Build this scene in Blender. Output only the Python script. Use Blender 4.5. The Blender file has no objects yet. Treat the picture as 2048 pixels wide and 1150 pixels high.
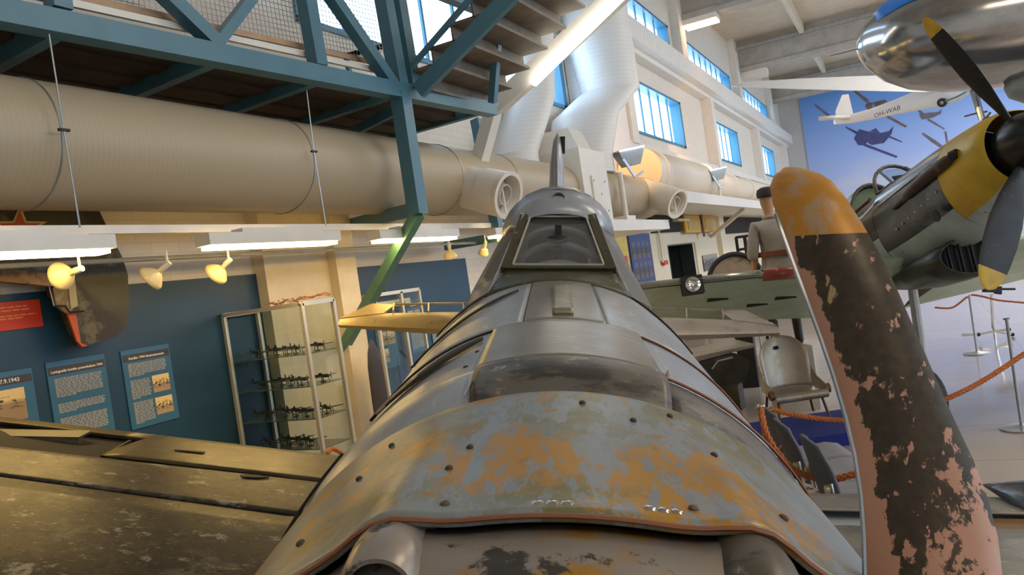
import bpy, bmesh, math, random
from mathutils import Vector as V, Matrix
random.seed(7)
sc = bpy.context.scene
COL = sc.collection
pi = math.pi
# ------------------------------------------------------------------ camera
FPX = 1560.0
YAW, PIT, ROL = math.radians(27.15), math.radians(0.6), math.radians(8.4)
CAM = V((0, 0, 2.0))
cF = V((-math.sin(YAW)*math.cos(PIT), math.cos(YAW)*math.cos(PIT), -math.sin(PIT)))
_r0 = V((math.cos(YAW), math.sin(YAW), 0)); _u0 = _r0.cross(cF)
cR = _r0*math.cos(ROL) - _u0*math.sin(ROL)
cU = _u0*math.cos(ROL) + _r0*math.sin(ROL)
cd = bpy.data.cameras.new('camera'); cd.sensor_width = 36; cd.lens = 36*FPX/2048
cd.clip_start = 0.02; cd.clip_end = 300
co = bpy.data.objects.new('camera', cd); COL.objects.link(co)
co.matrix_world = Matrix((( cR.x, cU.x, -cF.x, CAM.x), (cR.y, cU.y, -cF.y, CAM.y), (cR.z, cU.z, -cF.z, CAM.z), (0, 0, 0, 1)))
sc.camera = co
# ------------------------------------------------------------------ world, big lights, exposure
w = bpy.data.worlds.new('sky'); sc.world = w; w.use_nodes = True
bg = w.node_tree.nodes['Background']; bg.inputs[0].default_value = (0.62, 0.80, 1.0, 1); bg.inputs[1].default_value = 5.0
sc.view_settings.view_transform = 'Standard'; sc.view_settings.look = 'None'
sc.view_settings.exposure = 0.2; sc.view_settings.gamma = 1; sc.view_settings.use_curve_mapping = False
def area(name, loc, size, power, col, rot=(0, 0, 0), sy=None):
    l = bpy.data.lights.new(name, 'AREA'); l.energy = power; l.color = col; l.size = size
    if sy: l.shape = 'RECTANGLE'; l.size_y = sy
    o = bpy.data.objects.new(name, l); COL.objects.link(o); o.location = loc; o.rotation_euler = rot
    return o
# added fill lights under the roof: warm near, whiter towards the mural
for x, y, pw, c_ in ((5, -2, 500, (1, .80, .58)), (5, 8, 700, (1, .82, .62)), (14, 4, 900, (1, .88, .74)), (14, 16, 1200, (1, .9, .8)), (4, 20, 1000, (1, .90, .80)), (4, 32, 1300, (1, .95, .90)), (16, 30, 1500, (1, .95, .92)), (6, 42, 1500, (.95, .97, 1)), (18, 42, 1500, (.95, .97, 1))):
    area('hall_fill_light', (x, y, 9.3), 2.4, pw*.36, c_)

# ------------------------------------------------------------------ pixel / plane helpers (frame 2048x1150)
def ray(x, y): return cF + cR*((x-1024)/FPX) - cU*((y-575)/FPX)
def at(x, y, z): return CAM + ray(x, y)*z
def onX(x, y, X): d = ray(x, y); return CAM + d*((X-CAM.x)/d.x)
def onY(x, y, Y): d = ray(x, y); return CAM + d*((Y-CAM.y)/d.y)
def onZ(x, y, Z): d = ray(x, y); return CAM + d*((Z-CAM.z)/d.z)
def onP(x, y, p, n): d = ray(x, y); return CAM + d*((p-CAM).dot(n)/d.dot(n))

# ------------------------------------------------------------------ materials
MATS = {}
def _new(name):
    m = bpy.data.materials.new(name); m.use_nodes = True
    return m, m.node_tree, m.node_tree.nodes['Principled BSDF']
def rgb(c): return (c[0], c[1], c[2], 1)
def mix(nt, fac, a, b):
    n = nt.nodes.new('ShaderNodeMix'); n.data_type = 'RGBA'
    for s, v in ((n.inputs[0], fac), (n.inputs[6], a), (n.inputs[7], b)):
        if hasattr(v, 'is_linked') or hasattr(v, 'links'): nt.links.new(v, s)
        else: s.default_value = v
    return n.outputs[2]
def coords(nt, stretch=(1, 1, 1), kind='Object', rot=(0, 0, 0)):
    tc = nt.nodes.new('ShaderNodeTexCoord'); mp = nt.nodes.new('ShaderNodeMapping')
    mp.inputs['Scale'].default_value = stretch; mp.inputs['Rotation'].default_value = rot
    nt.links.new(tc.outputs[kind], mp.inputs[0]); return mp.outputs[0]
def noise(nt, co_, scale, detail=6, rough=0.6):
    n = nt.nodes.new('ShaderNodeTexNoise'); n.inputs['Scale'].default_value = scale
    n.inputs['Detail'].default_value = detail; n.inputs['Roughness'].default_value = rough
    nt.links.new(co_, n.inputs['Vector']); return n.outputs[0]
def ramp(nt, val, lo, hi):
    r = nt.nodes.new('ShaderNodeMapRange'); r.clamp = True
    r.inputs[1].default_value = lo; r.inputs[2].default_value = hi
    nt.links.new(val, r.inputs[0]); return r.outputs[0]
def mat(name, col, rough=0.5, metal=0.0, var=0.12, scale=6, bump=0.0, emit=None, es=0, spec=None, stretch=(1, 1, 1)):
    if name in MATS: return MATS[name]
    m, nt, b = _new(name)
    c = coords(nt, stretch)
    n = noise(nt, c, scale)
    dark = tuple(x*(1-var) for x in col); lite = tuple(min(1, x*(1+var)) for x in col)
    nt.links.new(mix(nt, ramp(nt, n, .3, .7), rgb(dark), rgb(lite)), b.inputs['Base Color'])
    b.inputs['Roughness'].default_value = rough; b.inputs['Metallic'].default_value = metal
    if spec is not None: b.inputs['Specular IOR Level'].default_value = spec
    if bump:
        bp = nt.nodes.new('ShaderNodeBump'); bp.inputs['Strength'].default_value = bump; bp.inputs['Distance'].default_value = .01
        nt.links.new(noise(nt, c, scale*8), bp.inputs['Height']); nt.links.new(bp.outputs[0], b.inputs['Normal'])
    if emit:
        b.inputs['Emission Color'].default_value = rgb(emit); b.inputs['Emission Strength'].default_value = es
    MATS[name] = m; return m
def worn(name, base, layers, rough=0.4, metal=0.0, bump=0.15, base2=None, wearmetal=None):
    """paint with chipped layers: layers = (colour, scale, lo, hi, stretch)"""
    if name in MATS: return MATS[name]
    m, nt, b = _new(name)
    c0 = coords(nt)
    out = mix(nt, ramp(nt, noise(nt, c0, 3.0), .35, .65), rgb(base), rgb(base2 or tuple(x*.8 for x in base)))
    mm = None
    for i, (col, s, lo, hi, st) in enumerate(layers):
        msk = ramp(nt, noise(nt, coords(nt, st, rot=(0.1*i, .2*i, .15)), s, 8, .68), lo, hi)
        out = mix(nt, msk, out, rgb(col)); mm = msk
    nt.links.new(out, b.inputs['Base Color'])
    rr = nt.nodes.new('ShaderNodeMapRange'); rr.inputs[3].default_value = rough*.75; rr.inputs[4].default_value = min(1, rough*1.3)
    nt.links.new(noise(nt, c0, 9), rr.inputs[0]); nt.links.new(rr.outputs[0], b.inputs['Roughness'])
    b.inputs['Metallic'].default_value = metal
    if bump:
        bp = nt.nodes.new('ShaderNodeBump'); bp.inputs['Strength'].default_value = bump; bp.inputs['Distance'].default_value = .006
        nt.links.new(noise(nt, c0, 14, 5, .5), bp.inputs['Height']); nt.links.new(bp.outputs[0], b.inputs['Normal'])
    MATS[name] = m; return m
def ribbed(name, col, per_m, axis='Y', rough=.45, depth=.25):
    """painted sheet with fine spiral-seam relief"""
    if name in MATS: return MATS[name]
    m, nt, b = _new(name)
    wv = nt.nodes.new('ShaderNodeTexWave'); wv.bands_direction = axis; wv.inputs['Scale'].default_value = per_m*.314
    wv.inputs['Distortion'].default_value = 0
    nt.links.new(coords(nt), wv.inputs['Vector'])
    r = ramp(nt, wv.outputs['Fac'], 0, .12)
    nt.links.new(mix(nt, r, rgb(tuple(x*.93 for x in col)), rgb(col)), b.inputs['Base Color'])
    bp = nt.nodes.new('ShaderNodeBump'); bp.inputs['Strength'].default_value = depth; bp.inputs['Distance'].default_value = .008
    nt.links.new(r, bp.inputs['Height']); nt.links.new(bp.outputs[0], b.inputs['Normal'])
    b.inputs['Roughness'].default_value = rough; MATS[name] = m; return m
def brickmat(name, col, rough=.7):
    m, nt, b = _new(name)
    t = nt.nodes.new('ShaderNodeTexBrick'); t.inputs['Scale'].default_value = 1
    t.inputs['Brick Width'].default_value = .3; t.inputs['Row Height'].default_value = .1; t.inputs['Mortar Size'].default_value = .006
    t.inputs['Color1'].default_value = rgb(col); t.inputs['Color2'].default_value = rgb(tuple(x*.95 for x in col)); t.inputs['Mortar'].default_value = rgb(tuple(x*.86 for x in col))
    tc = nt.nodes.new('ShaderNodeTexCoord'); sp = nt.nodes.new('ShaderNodeSeparateXYZ'); cb = nt.nodes.new('ShaderNodeCombineXYZ')
    nt.links.new(tc.outputs['Object'], sp.inputs[0]); nt.links.new(sp.outputs[1], cb.inputs[0]); nt.links.new(sp.outputs[2], cb.inputs[1])
    nt.links.new(cb.outputs[0], t.inputs['Vector']); nt.links.new(t.outputs['Color'], b.inputs['Base Color'])
    b.inputs['Roughness'].default_value = rough; return m
def glassmat(name, tint=(1, 1, 1), refl=.12, rough=.02, alpha=0.0, acol=(.6, .6, .6)):
    if name in MATS: return MATS[name]
    m, nt, b = _new(name); nt.nodes.remove(b)
    o = nt.nodes['Material Output']; tr = nt.nodes.new('ShaderNodeBsdfTransparent'); gl = nt.nodes.new('ShaderNodeBsdfGlossy')
    tr.inputs[0].default_value = rgb(tint); gl.inputs['Roughness'].default_value = rough
    ms = nt.nodes.new('ShaderNodeMixShader'); ms.inputs[0].default_value = refl
    nt.links.new(tr.outputs[0], ms.inputs[1]); nt.links.new(gl.outputs[0], ms.inputs[2]); last = ms.outputs[0]
    if alpha:
        df = nt.nodes.new('ShaderNodeBsdfDiffuse'); df.inputs[0].default_value = rgb(acol)
        m2 = nt.nodes.new('ShaderNodeMixShader'); m2.inputs[0].default_value = alpha
        nt.links.new(last, m2.inputs[1]); nt.links.new(df.outputs[0], m2.inputs[2]); last = m2.outputs[0]
    nt.links.new(last, o.inputs[0]); MATS[name] = m; return m
def photomat(name, sky=(.85, .66, .34), ground=(.45, .33, .2), hor=.45, dark=.56):
    """printed sepia photograph"""
    m, nt, b = _new(name)
    tc = nt.nodes.new('ShaderNodeTexCoord'); sp = nt.nodes.new('ShaderNodeSeparateXYZ'); nt.links.new(tc.outputs['Generated'], sp.inputs[0])
    g = ramp(nt, sp.outputs[2], hor-.08, hor+.08)
    out = mix(nt, g, rgb(ground), rgb(sky))
    n = noise(nt, coords(nt, (1, 3, 5), 'Generated'), 2.2, 3)
    bnd = nt.nodes.new('ShaderNodeMath'); bnd.operation = 'MULTIPLY'
    nt.links.new(ramp(nt, n, dark-.05, dark), bnd.inputs[0])
    d = nt.nodes.new('ShaderNodeMath'); d.operation = 'SUBTRACT'; d.inputs[1].default_value = hor; nt.links.new(sp.outputs[2], d.inputs[0])
    a = nt.nodes.new('ShaderNodeMath'); a.operation = 'ABSOLUTE'; nt.links.new(d.outputs[0], a.inputs[0])
    nt.links.new(ramp(nt, a.outputs[0], .3, .12), bnd.inputs[1])
    nt.links.new(mix(nt, bnd.outputs[0], out, rgb((.05, .035, .025))), b.inputs['Base Color'])
    b.inputs['Roughness'].default_value = .5; return m

# ------------------------------------------------------------------ mesh builder
class B:
    def __init__(s): s.v = []; s.f = []; s.m = []
    def add(s, vs, fs, mi=0):
        n = len(s.v); s.v += [V(p) for p in vs]; s.f += [tuple(i+n for i in f) for f in fs]; s.m += [mi]*len(fs); return s
    def box(s, c, d, R=None, mi=0):
        c = V(c); pts = []
        for x in (-.5, .5):
            for y in (-.5, .5):
                for z in (-.5, .5):
                    p = V((x*d[0], y*d[1], z*d[2])); pts.append(c + (R @ p if R else p))
        return s.add(pts, [(0, 1, 3, 2), (4, 6, 7, 5), (0, 4, 5, 1), (2, 3, 7, 6), (0, 2, 6, 4), (1, 5, 7, 3)], mi)
    def mm(s, a, b, mi=0):
        a, b = V(a), V(b); return s.box((a+b)/2, [abs(b[i]-a[i]) for i in range(3)], None, mi)
    def beam(s, p, q, w, h, up=(0, 0, 1), mi=0):
        p, q = V(p), V(q); d = (q-p); L = d.length; d.normalize(); x = d.cross(V(up))
        if x.length < 1e-4: x = d.cross(V((1, 0, 0)))
        x.normalize(); z = x.cross(d); R = Matrix((x, d, z)).transposed()
        return s.box((p+q)/2, (w, L, h), R, mi)
    def tube(s, pts, r, n=8, cap=True, mi=0):
        pts = [V(p) for p in pts]; k = len(pts); rs = r if isinstance(r, (list, tuple)) else [r]*k
        secs = []; x = None
        for i, p in enumerate(pts):
            d = (pts[min(i+1, k-1)]-pts[max(i-1, 0)]).normalized()
            if x is None:
                x = d.cross(V((0, 0, 1)))
                if x.length < 1e-3: x = d.cross(V((1, 0, 0)))
            x = (x - d*x.dot(d)).normalized(); y = d.cross(x)
            secs.append([p + (x*math.cos(2*pi*j/n) + y*math.sin(2*pi*j/n))*rs[i] for j in range(n)])
        return s.loft(secs, True, cap, mi)
    def loft(s, secs, closed=True, cap=True, mi=0):
        n = len(secs[0]); vs = [p for q in secs for p in q]; fs = []
        for i in range(len(secs)-1):
            for j in range(n if closed else n-1):
                a = i*n+j; b_ = i*n+(j+1) % n; fs.append((a, b_, b_+n, a+n))
        if cap: fs.append(tuple(range(n))[::-1]); fs.append(tuple(range((len(secs)-1)*n, len(secs)*n)))
        return s.add(vs, fs, mi)
    def lathe(s, o, ax, prof, n=16, mi=0, cap=True):
        o = V(o); ax = V(ax).normalized(); x = ax.cross(V((0, 0, 1)))
        if x.length < 1e-3: x = ax.cross(V((1, 0, 0)))
        x.normalize(); y = ax.cross(x)
        return s.loft([[o+ax*t+(x*math.cos(2*pi*j/n)+y*math.sin(2*pi*j/n))*max(r, 1e-4) for j in range(n)] for t, r in prof], True, cap, mi)
    def prism(s, poly, vec, mi=0):
        vec = V(vec); n = len(poly); p = [V(q) for q in poly]
        return s.add(p+[q+vec for q in p], [tuple(range(n))[::-1], tuple(range(n, 2*n))]+[(i, (i+1) % n, (i+1) % n+n, i+n) for i in range(n)], mi)
    def ball(s, c, r, n=10, sc_=(1, 1, 1), mi=0):
        c = V(c); k = n//2+1
        return s.loft([[c+V((math.sin(pi*i/k)*math.cos(2*pi*j/n)*r*sc_[0], math.sin(pi*i/k)*math.sin(2*pi*j/n)*r*sc_[1], math.cos(pi*i/k)*r*sc_[2])) for j in range(n)] for i in [0.02]+list(range(1, k))+[k-.02]], True, True, mi)
    def torus(s, c, ax, R, r, n=24, k=8, a0=0, a1=2*pi, mi=0):
        c = V(c); ax = V(ax).normalized(); x = ax.cross(V((0, 0, 1)))
        if x.length < 1e-3: x = ax.cross(V((1, 0, 0)))
        x.normalize(); y = ax.cross(x); full = abs(a1-a0-2*pi) < 1e-6
        secs = []
        for i in range(n+1):
            a = a0+(a1-a0)*i/n; d = x*math.cos(a)+y*math.sin(a)
            secs.append([c+d*(R+r*math.cos(2*pi*j/k))+ax*(r*math.sin(2*pi*j/k)) for j in range(k)])
        return s.loft(secs, True, not full, mi)
    def grid(s, fn, nu, nv, mi=0):
        vs = [fn(i/nu, j/nv) for i in range(nu+1) for j in range(nv+1)]
        fs = [(i*(nv+1)+j, i*(nv+1)+j+1, (i+1)*(nv+1)+j+1, (i+1)*(nv+1)+j) for i in range(nu) for j in range(nv)]
        return s.add(vs, fs, mi)
MW = {}
def wm(o): return MW.get(o.name, Matrix())
def mk(name, b, m, M=None, ang=35, thick=0, recalc=True):
    me = bpy.data.meshes.new(name); Mi = M.inverted() if M else None
    me.from_pydata([(Mi @ p) if Mi else p for p in b.v], [], b.f)
    for mm_ in (m if isinstance(m, (list, tuple)) else [m]): me.materials.append(mm_)
    if max(b.m or [0]) > 0: me.polygons.foreach_set('material_index', b.m)
    if recalc and not thick:
        bm = bmesh.new(); bm.from_mesh(me); bmesh.ops.recalc_face_normals(bm, faces=bm.faces); bm.to_mesh(me); bm.free()
    me.polygons.foreach_set('use_smooth', [True]*len(me.polygons)); me.set_sharp_from_angle(angle=math.radians(ang))
    o = bpy.data.objects.new(name, me); COL.objects.link(o)
    if thick:
        md = o.modifiers.new('solidify', 'SOLIDIFY'); md.thickness = thick; md.offset = -1
    return o
def tag(o, label=None, cat=None, group=None, kind=None):
    if label: o['label'] = label
    if cat: o['category'] = cat
    if group: o['group'] = group
    if kind: o['kind'] = kind
    return o
def thing(name, label, cat, loc=(0, 0, 0), R=None, group=None):
    o = bpy.data.objects.new(name, None); COL.objects.link(o); o.empty_display_size = .1
    M = Matrix.Translation(V(loc)) @ (R.to_4x4() if R else Matrix()); o.matrix_world = M; MW[o.name] = M
    return tag(o, label, cat, group)
def part(name, b, m, parent, label=None, kind=None, local=False, **k):
    """b in world coordinates unless local"""
    o = mk(name, b, m, None if local else wm(parent), **k); o.parent = parent; MW[o.name] = wm(parent)
    return tag(o, label, None, None, kind)
def solo(name, b, m, label, cat, group=None, kind=None, **k):
    lo = V([min(p[i] for p in b.v) for i in range(3)]); hi = V([max(p[i] for p in b.v) for i in range(3)])
    M = Matrix.Translation(V(((lo.x+hi.x)/2, (lo.y+hi.y)/2, lo.z)))
    o = mk(name, b, m, M, **k); o.matrix_world = M; MW[o.name] = M
    return tag(o, label, cat, group, kind)
def struct(name, b, m, parent=None, **k):
    o = mk(name, b, m, **k)
    if parent: o.parent = parent
    else: o['kind'] = 'structure'
    MW[o.name] = Matrix(); return o
def copytree(o, M, label=None, group=None):
    c = o.copy(); COL.objects.link(c); c.matrix_world = M; MW[c.name] = M
    if label: c['label'] = label
    def rec(src, dst):
        for ch in list(src.children):
            k = ch.copy(); COL.objects.link(k); k.parent = dst; MW[k.name] = M; rec(ch, k)
    rec(o, c); return c
def text(s, size, origin, xd, yd, m, parent, name='lettering', ext=.0015, align='LEFT', bold=0):
    cu = bpy.data.curves.new(name, 'FONT'); cu.body = s; cu.size = size; cu.extrude = ext; cu.align_x = align; cu.offset = bold; cu.resolution_u = 2
    t = bpy.data.objects.new('tmp_text', cu); COL.objects.link(t)
    dg = bpy.context.evaluated_depsgraph_get(); me = bpy.data.meshes.new_from_object(t.evaluated_get(dg))
    bpy.data.objects.remove(t); bpy.data.curves.remove(cu); me.name = name
    xd = V(xd).normalized(); yd = V(yd).normalized(); zd = xd.cross(yd)
    T = Matrix.Translation(V(origin)) @ Matrix((xd, yd, zd)).transposed().to_4x4()
    me.transform(wm(parent).inverted() @ T); me.materials.clear(); me.materials.append(m)
    o = bpy.data.objects.new(name, me); COL.objects.link(o); o.parent = parent; MW[o.name] = wm(parent); return o

# ------------------------------------------------------------------ palette
WALLW = brickmat('painted white brick', (.80, .75, .67))
WHITE = mat('white plaster', (.80, .78, .74), .6, var=.05)
WPAINT = mat('white enamel', (.82, .78, .70), .4, var=.04)
CREAM = mat('cream plaster', (.78, .68, .50), .6, var=.05)
CONC = mat('concrete', (.42, .40, .36), .8, var=.15, scale=3, bump=.2)
ROOF = mat('roof boards', (.62, .56, .46), .7, var=.08, scale=2)
BLUEP = mat('blue painted board', (.010, .055, .115), .45, var=.12, scale=1.5)
BLUEST = mat('blue steel paint', (.075, .20, .27), .38, var=.08, scale=4)
BLUEFR = mat('blue window frame', (.05, .22, .37), .4, var=.05)
DARKB = mat('dark board', (.085, .06, .045), .8, var=.25, scale=4)
BLACK = mat('matte black', (.012, .012, .013), .6)
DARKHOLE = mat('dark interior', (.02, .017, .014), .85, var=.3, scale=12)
GREYM = mat('galvanised', (.42, .45, .48), .35, .7)
CHROME = mat('chrome', (.75, .75, .76), .12, 1.0, var=.03)
ALU = mat('aluminium frame', (.66, .62, .52), .35, .5, var=.05)
GLASS = glassmat('clear glass', (.93, .96, .95), .05)
PANE = glassmat('window glass', (.98, .99, 1), .03)
TUBE = mat('lit tube warm', (1, .95, .8), .5, emit=(1, .64, .20), es=26)
TUBEW = mat('lit tube white', (1, .97, .9), .5, emit=(1, .93, .80), es=9)
ROPE = worn('orange rope', (.55, .16, .04), [((.3, .08, .02), 60, .5, .6, (1, 1, 1))], .8)
PAPER = mat('white print', (.75, .72, .66), .6, var=.03)
LETTER = mat('letter white', (.85, .82, .72), .6, var=.02)
DUCT = ribbed('white spiral duct', (.47, .385, .26), 26, 'Y', depth=.06)  # white duct; warm lamp bounce tinted into the base colour
DUCTZ = ribbed('white ribbed riser', (.80, .79, .77), 12, 'Z', depth=.12)
YEL = mat('yellow paint', (.62, .40, .03), .45, var=.2, scale=10)
RED = mat('red print', (.62, .05, .02), .5, var=.05)
# ================================================================== SETTING
X0, Y0, Y1, X1, ZC = -6.0, -8.0, 50.0, 26.0, 11.0
m, nt, b_ = _new('polished floor')
t = nt.nodes.new('ShaderNodeTexBrick'); t.offset = 0; t.inputs['Scale'].default_value = 1
for k_, v_ in (('Brick Width', 1.2), ('Row Height', 1.2), ('Mortar Size', .006)): t.inputs[k_].default_value = v_
t.inputs['Color1'].default_value = (.52, .46, .41, 1); t.inputs['Color2'].default_value = (.49, .44, .39, 1); t.inputs['Mortar'].default_value = (.33, .28, .23, 1)
nt.links.new(coords(nt), t.inputs['Vector']); nt.links.new(t.outputs['Color'], b_.inputs['Base Color']); b_.inputs['Roughness'].default_value = .10
FLOORM = m
struct('floor', B().mm((X0-.4, Y0, -.2), (X1, Y1+.4, 0)), FLOORM)
LOW = [(7.2, 15.4, 5.35, 6.85), (19.4, 25.3, 5.35, 6.85), (29.3, 34.8, 5.35, 6.85), (39.4, 45.0, 5.35, 6.85)]
UPP = [(7.3, 15.3, 8.55, 9.3), (17.3, 25.1, 8.55, 9.3), (27.1, 34.9, 8.55, 9.3), (37.1, 44.9, 8.55, 9.3)]
def band(b, z0, z1, holes):
    y = Y0
    for h in sorted(holes): b.mm((X0-.4, y, z0), (X0, h[0], z1)); y = h[1]
    b.mm((X0-.4, y, z0), (X0, Y1, z1))
wb = B(); DOORY = (21.5, 24.3)
band(wb, 0, 2.3, [DOORY]); band(wb, 2.3, 5.35, []); band(wb, 5.35, 6.85, LOW); band(wb, 6.85, 8.55, []); band(wb, 8.55, 9.3, UPP); band(wb, 9.3, ZC, [])
struct('wall_left', wb, WALLW)
dz = B().mm((X0-2.2, DOORY[0], 0), (X0-2.25, DOORY[1], 2.3)).mm((X0-2.2, DOORY[0]-.05, 0), (X0-.4, DOORY[0], 2.3)).mm((X0-2.2, DOORY[1], 0), (X0-.4, DOORY[1]+.05, 2.3)).mm((X0-2.2, DOORY[0], 2.3), (X0-.4, DOORY[1], 2.35)).mm((X0-2.2, DOORY[0], -.02), (X0-.4, DOORY[1], 0.0))
dz.mm((X0-.4, DOORY[1]-.03, 0), (X0+.02, DOORY[1], 2.3)).mm((X0-.4, DOORY[0], 0), (X0+.02, DOORY[0]+.03, 2.3)).mm((X0-.4, DOORY[0], 2.27), (X0+.02, DOORY[1], 2.3))  # lining added over the reveals; the opening's shade is in its colour
d1 = struct('door_1', dz, mat('shaded passage lining', (.02, .035, .03), .6))
for i in range(5):
    b = B().box((X0-1.9+.2*i*0, 22.9, .7+.24*i), (.05, 2.2, .06)); struct('louvre_slat', b, mat('dim blue slat', (.05, .08, .12), .5), d1)
def window(n, y0, y1, z0, z1, k):
    fr = B(); x = X0-.08
    for a, c in (((y0, z0), (y1, z0+.07)), ((y0, z1-.07), (y1, z1)), ((y0, z0), (y0+.1, z1)), ((y1-.18, z0), (y1, z1))):
        fr.mm((x-.2, a[0], a[1]), (x+.12, c[0], c[1]))
    wn = struct('window_%d' % n, fr, BLUEFR); wd = (y1-y0-.28)/k
    pm = B().mm((x-.05, 0, z0+.07), (x-.04, wd-.06, z1-.07)); mu = B().mm((x-.06, -.03, z0+.07), (x-.02, .03, z1-.07))
    p0 = m0 = None
    for i in range(k):
        y = y0+.1+wd*i
        if p0 is None: p0 = struct('pane', pm, PANE, wn); o = p0
        else: o = p0.copy(); COL.objects.link(o); o.parent = wn
        o.location = (0, y+.03, 0)
        if i:
            if m0 is None: m0 = struct('mullion', mu, BLUEFR, wn); o = m0
            else: o = m0.copy(); COL.objects.link(o); o.parent = wn
            o.location = (0, y, 0)
for n, h in enumerate(LOW): window(n+1, *h, 6 if n else 8)
for n, h in enumerate(UPP): window(n+5, *h, 8)
struct('trim_1', B().mm((X0, 16, 7.55), (X0+.55, Y1, 8.1)).mm((X0, 16, 7.4), (X0+.3, Y1, 7.55)), WHITE)
for i, y in enumerate((18.7, 28.6, 38.5, 48.0)):
    struct('trim_%d' % (i+2), B().mm((X0, y, 4.9), (X0+.35, y+.5, 7.4)), WHITE)
    struct('trim_%d' % (i+7), B().mm((X0, y-3.0, 8.1), (X0+.3, y-2.3, ZC)), WHITE)
struct('trim_12', B().mm((X0, 16, 4.75), (X0+.3, Y1, 4.95)), WHITE)
# plain lower bay wall lining under the windows (smooth cream boards)
struct('trim_13', B().mm((X0, 12.2, 0), (X0+.06, 21.3, 2.9)).mm((X0, 24.5, 0), (X0+.06, Y1, 3.2)).mm((X0, 21.3, 2.32), (X0+.06, 24.5, 2.95)), CREAM)
wrb = B().mm((X1, Y0, 0), (X1+.4, Y1, 4.5)).mm((X1, Y0, 9.2), (X1+.4, Y1, ZC))
for y_ in [Y0+7.25*i for i in range(9)]: wrb.mm((X1, y_-.4, 4.5), (X1+.4, y_+.4, 9.2))
struct('wall_right', wrb, WHITE)
struct('wall_front', B().mm((X0-.4, Y0-.4, 0), (X1, Y0, ZC)), WHITE)
struct('wall_back', B().mm((X0-.4, Y1, 0), (X1, Y1+.4, ZC)), mat('grey white plaster', (.60, .60, .60), .7, var=.05))
struct('ceiling', B().mm((X0-.4, Y0, ZC), (X1, Y1+.4, ZC+.3)), ROOF)
for i, y in enumerate((-3.5, 6.5, 16.2, 26.2, 36.2, 46.0)):
    struct('ceiling_beam', B().mm((X0, y, 9.75), (X1, y+.55, ZC)).mm((X0, y-.12, 9.62), (X1, y+.67, 9.78)), CONC)
for y in (-3, 7.1, 16.8, 26.8, 36.8):
    for x in (-3.0, 1.4, 5.8, 10.2, 14.6, 19):
        struct('ceiling_joist', B().mm((x, y, 10.5), (x+.18, y+9.3, ZC)), ROOF)
    struct('ceiling_conduit', B().mm((X0, y-.02+9.0, 10.5), (X1, y+9.12, 10.62)), GREYM)
# blue boards on the near wall, white pilaster between
struct('trim_14', B().mm((X0, Y0, 0), (X0+.03, 5.97, 2.44)), BLUEP)
struct('trim_15', B().mm((X0, 7.32, 0), (X0+.03, 10.25, 2.42)), BLUEP)
struct('trim_16', B().mm((X0, 5.97, 0), (X0+.16, 6.95, 4.0)).mm((X0, 6.95, 0), (X0+.28, 7.3, 4.0)), CREAM)
# mural board on the back wall
ym = Y1-.02
a_, c_ = onY(1596, 185, ym), onY(1622, 345, ym)
m, nt, b_ = _new('mural print')
tc = nt.nodes.new('ShaderNodeTexCoord'); sp = nt.nodes.new('ShaderNodeSeparateXYZ'); nt.links.new(tc.outputs['Object'], sp.inputs[0])
g1 = ramp(nt, sp.outputs[2], 3.2, 10.3)
out = mix(nt, g1, (.55, .62, .95, 1), (.14, .40, .95, 1))
cl = noise(nt, coords(nt, (.35, 1, .6)), .9, 5)
nz = nt.nodes.new('ShaderNodeMath'); nz.operation = 'MULTIPLY'; nt.links.new(ramp(nt, cl, .42, .6), nz.inputs[0]); nt.links.new(ramp(nt, sp.outputs[2], 6.2, 4.4), nz.inputs[1])
out = mix(nt, nz.outputs[0], out, (.62, .68, .88, 1)); nt.links.new(out, b_.inputs['Base Color']); b_.inputs['Roughness'].default_value = .45
MUR = m
mural = thing('mural_board', 'large blue sky mural of flying aeroplanes on the far end wall', 'mural', (10, ym, 0))
part('print', B().mm((a_.x, ym-.06, 2.4), (X1-.4, ym, 10.45)), MUR, mural)
def decal(name, polys, col, dy=.08):
    b = B()
    for p in polys: b.prism([onY(x, y, ym-dy) for x, y in p], (0, .012, 0))
    part(name, b, mat('mural ink %.2f' % col[0], col, .5, var=.35, scale=2.5), mural)
decal('printed_aeroplane', [[(1718, 258), (1732, 262), (1738, 278), (1730, 291), (1716, 290), (1708, 277)], [(1732, 262), (1760, 266), (1778, 262), (1787, 252), (1783, 268), (1768, 286), (1744, 290), (1736, 286)],
    [(1732, 288), (1795, 312), (1793, 316), (1728, 292)], [(1712, 268), (1690, 255), (1692, 253), (1716, 264)], [(1740, 262), (1752, 256), (1760, 266)], [(1772, 268), (1804, 283), (1804, 285), (1770, 272)]], (.06, .07, .22))
decal('printed_aeroplane', [[(1735, 203), (1745, 206), (1745, 216), (1736, 221), (1730, 212)], [(1745, 205), (1770, 199), (1775, 204), (1750, 215)], [(1732, 205), (1706, 182), (1710, 180), (1738, 200)], [(1772, 228), (1814, 252), (1811, 255), (1768, 232)]], (.19, .13, .12), .081)
decal('printed_aeroplane', [[(1838, 228), (1860, 225), (1876, 224), (1884, 218), (1882, 227), (1866, 235), (1844, 239)], [(1842, 228), (1830, 216), (1834, 215), (1848, 226)], [(1856, 236), (1888, 256), (1890, 260), (1854, 240)]], (.17, .14, .18), .082)
decal('printed_aeroplane', [[(1846, 265), (1870, 280), (1886, 292), (1880, 295), (1862, 283), (1844, 268)], [(1889, 262), (1893, 264), (1897, 287), (1893, 288)]], (.16, .12, .16), .083)
decal('printed_aeroplane', [[(1630, 207), (1660, 230), (1658, 234), (1629, 211)]], (.20, .16, .30), .084)

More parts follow.
